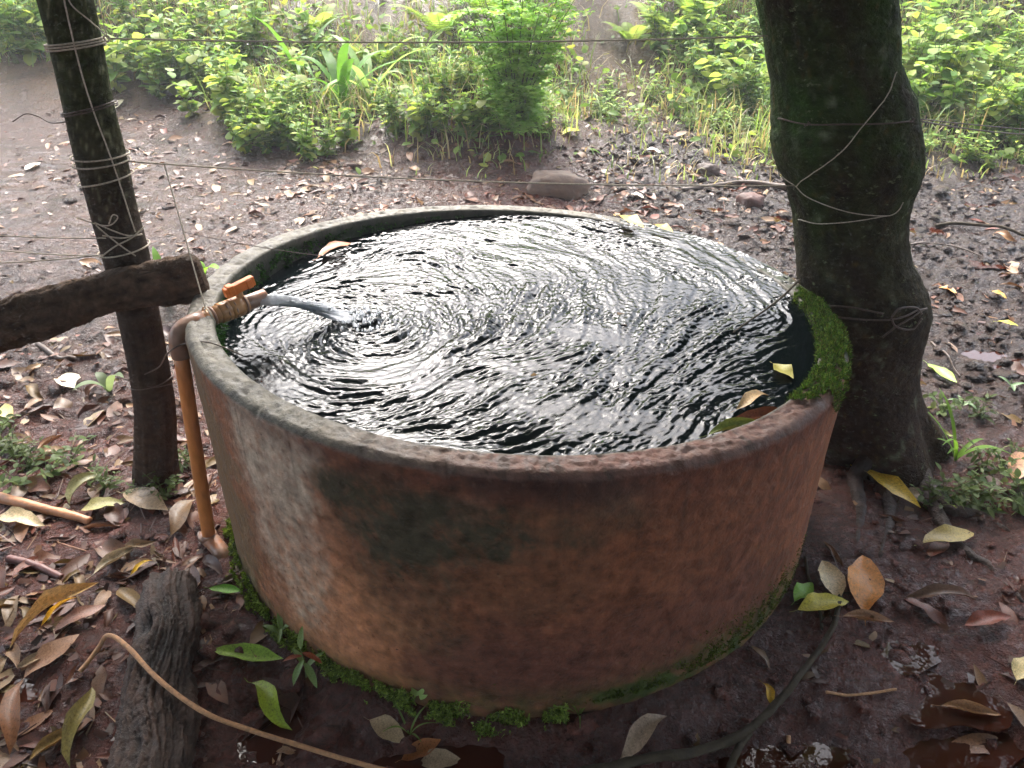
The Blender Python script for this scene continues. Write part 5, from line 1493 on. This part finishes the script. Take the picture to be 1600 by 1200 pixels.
# ferns
def fern_data(seed, nf=7, L=0.5):
    rg = np.random.default_rng(seed); fr = []
    for f in range(nf):
        a = 2 * PI * f / nf + rg.normal() * 0.3; ln = L * rg.uniform(0.7, 1.15)
        t = np.linspace(0, 1, 22)
        P = np.stack([np.cos(a) * ln * 0.75 * t, np.sin(a) * ln * 0.75 * t, ln * (1.0 * t - 0.55 * t ** 2.2)], -1)
        mb = MB()
        g = np.array([lin(146, 172, 84), lin(162, 184, 96), lin(128, 156, 74)])[rg.integers(0, 3)]
        mb.add(*tube(P, np.linspace(0.0035, 0.001, 22), 4), col=lin(110, 112, 54))
        sd_ = np.array([-math.sin(a), math.cos(a), 0])
        for k in range(3, 22):
            pl = 0.24 * ln * math.sin(PI * min(1, 0.15 + 0.85 * (k / 21))) ** 0.8 * (1.1 - 0.7 * k / 21) + 0.01
            fwv = P[min(k + 1, 21)] - P[k - 1]; fwv /= np.linalg.norm(fwv)
            for sg in (-1, 1):
                b0_ = P[k]; tipp = P[k] + sd_ * sg * pl + fwv * pl * 0.35 - np.array([0, 0, 0.15 * pl])
                w_ = fwv * 0.012
                mb.add([b0_ - w_ * .6, b0_ + w_, (b0_ + tipp) / 2 + w_ * 0.9, tipp, (b0_ + tipp) / 2 - w_ * 0.9], [(0, 1, 2, 4), (4, 2, 3)], g * rg.uniform(0.85, 1.15))
        fr.append(mb.data('frond', M_LEAF, False))
    return fr
FERNS = [fern_data(5), fern_data(6, 8, 0.6)]
for k, (px, py, sc, lab) in enumerate([(590, 110, 1.1, 'fern on the bank above the broad-bladed plant'), (690, 60, 0.9, 'fern on the bank left of the tall shrub'), (1040, 60, 1.1, 'larger fern on the bank right of the footpath'),
                                       (1090, 40, 1.1, 'fern highest on the bank near the trunk'), (985, 70, 0.8, 'fern nearest the footpath on its right'), (760, 30, 0.9, 'fern behind the tall bright shrub'),
                                       (500, 50, 0.8, 'fern on the bank left of the broad-bladed plant')]):
    P = ground(px, py); r_ = empty('fern', tuple(P), k * 1.3); sc *= 1.05; r_.scale = (sc,) * 3
    tag(r_, lab, 'fern', 'ferns on the bank')
    for me in FERNS[k % 2]: link('frond', me, r_)

# broad-bladed plants (long arching leaves)
def blade_leaf(rg, L, W, a, up, droop, n=12):
    t = np.linspace(0, 1, n)
    P = np.stack([np.cos(a) * L * (up[0] * t + 0.25 * t ** 2), np.sin(a) * L * (up[0] * t + 0.25 * t ** 2), L * (up[1] * t - droop * t ** 2.2)], -1)
    sdv = np.array([-math.sin(a), math.cos(a), 0]); w = W * 0.5 * np.sin(PI * np.clip(0.12 + 0.88 * t, 0, 1)) ** 0.7
    w[-1] = 0.001
    V = np.stack([P - sdv * w[:, None] + [0, 0, 1] * (0.25 * w)[:, None], P, P + sdv * w[:, None] + [0, 0, 1] * (0.25 * w)[:, None]], 1).reshape(-1, 3)
    return V, grid_faces(n, 3)
def broad_plant(px, py, nl, L, W, label, seed, green, kind='broad_bladed_plant', cat='plant', sc=1.0, group=None):
    rg = np.random.default_rng(seed); P = ground(px, py)
    r_ = empty(kind, tuple(P)); tag(r_, label, cat, group)
    for k in range(nl):
        a = 2 * PI * k / nl + rg.normal() * 0.4
        V, F = blade_leaf(rg, L * rg.uniform(0.7, 1.2), W * rg.uniform(0.8, 1.2), a, (rg.uniform(0.3, 0.7), rg.uniform(0.8, 1.3)), rg.uniform(0.4, 0.9))
        link('leaf', mesh_data('leaf', V, F, M_LEAF, True, np.tile(green * rg.uniform(0.8, 1.2), (len(V), 1))), r_)
    return r_
g_pale = lin(150, 180, 110); g_mid = lin(96, 140, 56)
broad_plant(535, 165, 9, 0.7, 0.07, 'broad-bladed plant with arching leaves on the slope left of the mound', 1, g_mid)
broad_plant(580, 160, 8, 0.65, 0.06, 'pale arching-bladed plant right beside the broad-bladed one', 2, g_pale)
broad_plant(470, 130, 9, 0.65, 0.04, 'narrow-bladed arching plant above the left thicket', 3, g_mid)
broad_plant(660, 100, 9, 0.6, 0.035, 'narrow-bladed plant on the bank just left of the tall shrub', 4, g_pale)
broad_plant(1492, 720, 8, 0.22, 0.013, 'small green grass-like tuft beside the trunk foot', 5, lin(112, 150, 60), 'grass_tuft', 'grass tuft')
broad_plant(265, 470, 4, 0.26, 0.05, 'green sword-leaved plant between rail and tank rim', 6, lin(110, 156, 66))
broad_plant(172, 612, 3, 0.17, 0.04, 'grey green sword-leaved plant behind the fence post', 8, lin(128, 146, 112))
broad_plant(318, 430, 3, 0.16, 0.05, 'bright green leaf clump at the rail end beside the rim', 9, lin(130, 178, 66))

# seedling at the mossy tank foot, with each leaf its own part
def seedling(px, py, leaves, label, h=0.10, seed=1):
    rg = np.random.default_rng(seed); P = ground(px, py)
    r_ = empty('seedling', tuple(P)); tag(r_, label, 'seedling')
    SP = spline([(0, 0, -0.01), (0.004, 0.002, h * .5), (0.0, 0.004, h)], 10)
    link('stem', mesh_data('stem', *tube(SP, np.linspace(.0022, .0012, 10), 6), M_STEM), r_)
    for k, (a, L, pit, col) in enumerate(leaves):
        o = link('leaf', LEAF1, r_)
        o.location = SP[min(9, 3 + k)]; o.rotation_euler = (0, -pit, a); o.scale = (L * 0.8,) * 3; o.color = (*lin(*col), 1)
LEAF1 = mesh_data('leaf', *leaf_shape(0.26, 8, 0.3, 0.10, 0, 0.1, 0.015, 51, 0.06), M_LEAF_OBJ)
G_, R_ = (116, 140, 76), (150, 78, 50)
seedling(478, 1060, [(0.6, .075, 0.5, G_), (2.4, .07, 0.4, G_), (-0.9, .085, -0.6, G_), (-2.0, .08, -0.7, G_), (3.6, .06, 0.1, R_), (-0.2, .07, -0.5, R_), (1.5, .07, 0.9, G_)], 'narrow-leaved seedling with red lower leaves at the mossy tank foot', 0.10, 1)
seedling(440, 1000, [(2.8, .075, 0.2, G_), (1.9, .07, 0.7, G_), (0.2, .07, 0.4, G_), (-1.4, .06, 0.0, G_)], 'small green seedling left of the red-leaved one, by the moss', 0.06, 2)
seedling(1500, 640, [(0.3, .07, 0.2, (120, 150, 96)), (1.6, .06, 0.3, (120, 150, 96)), (2.9, .07, 0.1, (120, 150, 96)), (-1.2, .075, 0.0, (112, 140, 92))], 'pale green four-leaved seedling on mud right of the trunk', 0.05, 3)
seedling(1575, 610, [(0.1, .08, 0.2, (112, 140, 92)), (2.2, .07, 0.3, (112, 140, 92)), (-1.9, .075, 0.0, (112, 140, 92))], 'pale green three-leaved seedling at the right edge of the mud', 0.05, 4)
# bright fan-shaped sprig in the moss
sp_ = ground(657, 1097) + [0, -0.01, 0.03]
fan = empty('liverwort_sprig', tuple(sp_)); tag(fan, 'pale green fan-shaped sprig in the moss below the tank front', 'sprig')
for k in range(7):
    o = link('lobe', LEAF_F if k else mesh_data('lobe', *leaf_shape(0.75, 6, 0.1, 0.05, 0, 0, 0.03, 61, 0.05, 0.6), M_LEAF_OBJ), fan)
    LEAF_F = o.data
    o.location = (0, 0, 0.004 * k); o.rotation_euler = (0.2, -0.5, k * 0.9); o.scale = (0.024,) * 3; o.color = (*lin(156, 186, 112), 1)
for px, py, lab, sd_ in [(765, 1118, 'thin grass sprout at the front foot of the tank', 11), (640, 1150, 'thin grass sprout below the moss at the bottom', 12), (905, 1120, 'tiny grass sprout at the tank foot, right of centre', 13)]:
    broad_plant(px, py, 5, 0.09, 0.005, lab, sd_, lin(110, 128, 66), 'grass_sprout', 'grass sprout')

# ------------------------------------------------------------------ grass and ground cover on the bank (uncountable)
def blades(n, box, dens, hgt, seed, palette, name, label, bare=True):
    rg = np.random.default_rng(seed)
    x = rg.uniform(box[0], box[1], n * 3); y = rg.uniform(box[2], box[3], n * 3)
    k = rg.uniform(0, 1, n * 3) < dens(x, y); x, y = x[k][:n], y[k][:n]; n = len(x)
    z = terrain(x, y) - 0.01
    a = rg.uniform(0, 2 * PI, n); h = hgt * rg.uniform(0.5, 1.4, n); bend_ = rg.uniform(0.2, 1.1, n) * h; w = rg.uniform(0.003, 0.007, n)
    d = np.stack([np.cos(a), np.sin(a), 0 * a], -1); s = np.stack([-np.sin(a), np.cos(a), 0 * a], -1)
    o = np.stack([x, y, z], -1); up = np.array([0, 0, 1.0])
    rows = []
    for t in (0, 0.4, 0.75, 1.0):
        c = o + up * (h * (t - 0.35 * t ** 3 * (bend_ / h)))[:, None] + d * (bend_ * t ** 2)[:, None]
        ww = (w * (1 - t) ** 0.6 + 0.0004)[:, None]
        rows += [c - s * ww, c + s * ww]
    V = np.stack(rows, 1).reshape(-1, 3)
    f0 = np.array([[0, 1, 3, 2], [2, 3, 5, 4], [4, 5, 7, 6]])
    F = (f0[None] + (np.arange(n) * 8)[:, None, None]).reshape(-1, 4)
    C = np.repeat(np.array(palette)[rg.integers(0, len(palette), n)] * rg.uniform(0.75, 1.2, (n, 1)), 8, 0)
    tag(link(name, mesh_data(name, V, F, M_GRASS, True, C)), label, kind='stuff')
path_c = lambda y: 0.75 + 0.13 * (y - 4)
def bank_d(x, y):
    p = np.exp(-((x - path_c(y)) / 0.38) ** 2)
    n_ = fbm(x * 1.5, y * 1.5, 901, 3)
    mound = np.exp(-(((x + 0.28) / 0.7) ** 2 + ((y - 4.05) / 0.55) ** 2))
    lf = 3.55 + 1.5 * sstep(-2.0, -2.9, x)
    left = sstep(-0.75, -1.3, x) * sstep(lf, lf + 0.5, y)
    rightb = sstep(1.3, 1.7, x) * sstep(3.2, 3.8, y)
    bare = np.exp(-(((x + 1.6) / 0.75) ** 2 + ((y - 6.3) / 0.8) ** 2)) + 1.0 * np.exp(-(((x + 0.2) / 1.3) ** 2 + ((y - 6.7) / 0.8) ** 2)) + 0.8 * np.exp(-(((x - 0.75) / 0.3) ** 2 + ((y - 6.0) / 0.6) ** 2))
    d = sstep(4.2, 5.0, y - 1.0 * sstep(-2.0, -2.9, x)) + mound + left + rightb
    return np.clip(d, 0, 1) * np.clip(0.65 + 0.9 * n_, 0.05, 1) * (1 - 0.85 * p) * (1 - 0.9 * np.clip(bare, 0, 1))
G_BR = [lin(144, 168, 88), lin(162, 182, 106), lin(124, 152, 74), lin(186, 186, 134), lin(190, 172, 128), lin(170, 148, 108)]
blades(34000, (-6.5, 7.5, 3.1, 11), bank_d, 0.26, 5, G_BR, 'grass', 'bright grass covering the bank behind the tank')
blades(5000, (-0.6, 4.0, 2.9, 5.0), lambda x, y: bank_d(x, y) + 0.12 * sstep(0.4, 1.0, x), 0.10, 6, G_BR, 'short_grass', 'short sparse grass at the muddy edge near the trunk')
n = 30000
rg = np.random.default_rng(9)
x = rg.uniform(-6.5, 7.5, n * 4); y = rg.uniform(3.1, 10, n * 4); k = rg.uniform(0, 1, n * 4) < bank_d(x, y); x, y = x[k][:n], y[k][:n]; n = len(x)
z = terrain(x, y) + rg.uniform(0.0, 1.0, n) * (0.05 + 0.17 * sstep(4.0, 4.8, y))
gc = np.array([lin(128, 158, 76), lin(108, 140, 62), lin(150, 172, 88), lin(92, 120, 56), lin(164, 168, 84)])[rg.integers(0, 5, n)] * rg.uniform(0.75, 1.2, (n, 1))
V, F, C = scatter_mesh([leaf_b, leaf_r], (rot_mats(rg.uniform(0, 6.28, n), rg.normal(0.1, .4, n), rg.normal(0, .4, n), rg.uniform(0.035, 0.10, n)), np.stack([x, y, z], -1)), rg.integers(0, 2, n), gc)
tag(link('ground_cover', mesh_data('ground_cover', V, F, M_LEAF, True, C)), 'carpet of small green leaves over mound and bank', kind='stuff')

# ------------------------------------------------------------------ added haze, standing in for lens veil and lifted contrast
hz, nt, out = material('added haze')
pv = nt.nodes.new('ShaderNodeVolumePrincipled')
pv.inputs['Color'].default_value = (0.93, 0.96, 1.0, 1)
pv.inputs['Density'].default_value = 0.0055
pv.inputs['Anisotropy'].default_value = 0.2
nt.links.new(pv.outputs[0], out.inputs['Volume'])
HX, HY0, HY1, HZ0, HZ1 = 90.0, -90.0, 90.0, -2.0, 10.0
HV = [(x, y, z) for x in (-HX, HX) for y in (HY0, HY1) for z in (HZ0, HZ1)]
tag(link('haze', mesh_data('haze', np.array(HV), [(0, 1, 3, 2), (4, 6, 7, 5), (0, 4, 5, 1), (2, 3, 7, 6), (0, 2, 6, 4), (1, 5, 7, 3)], hz, False)), 'added thin haze standing in for veiling glare over the far bank', kind='stuff')
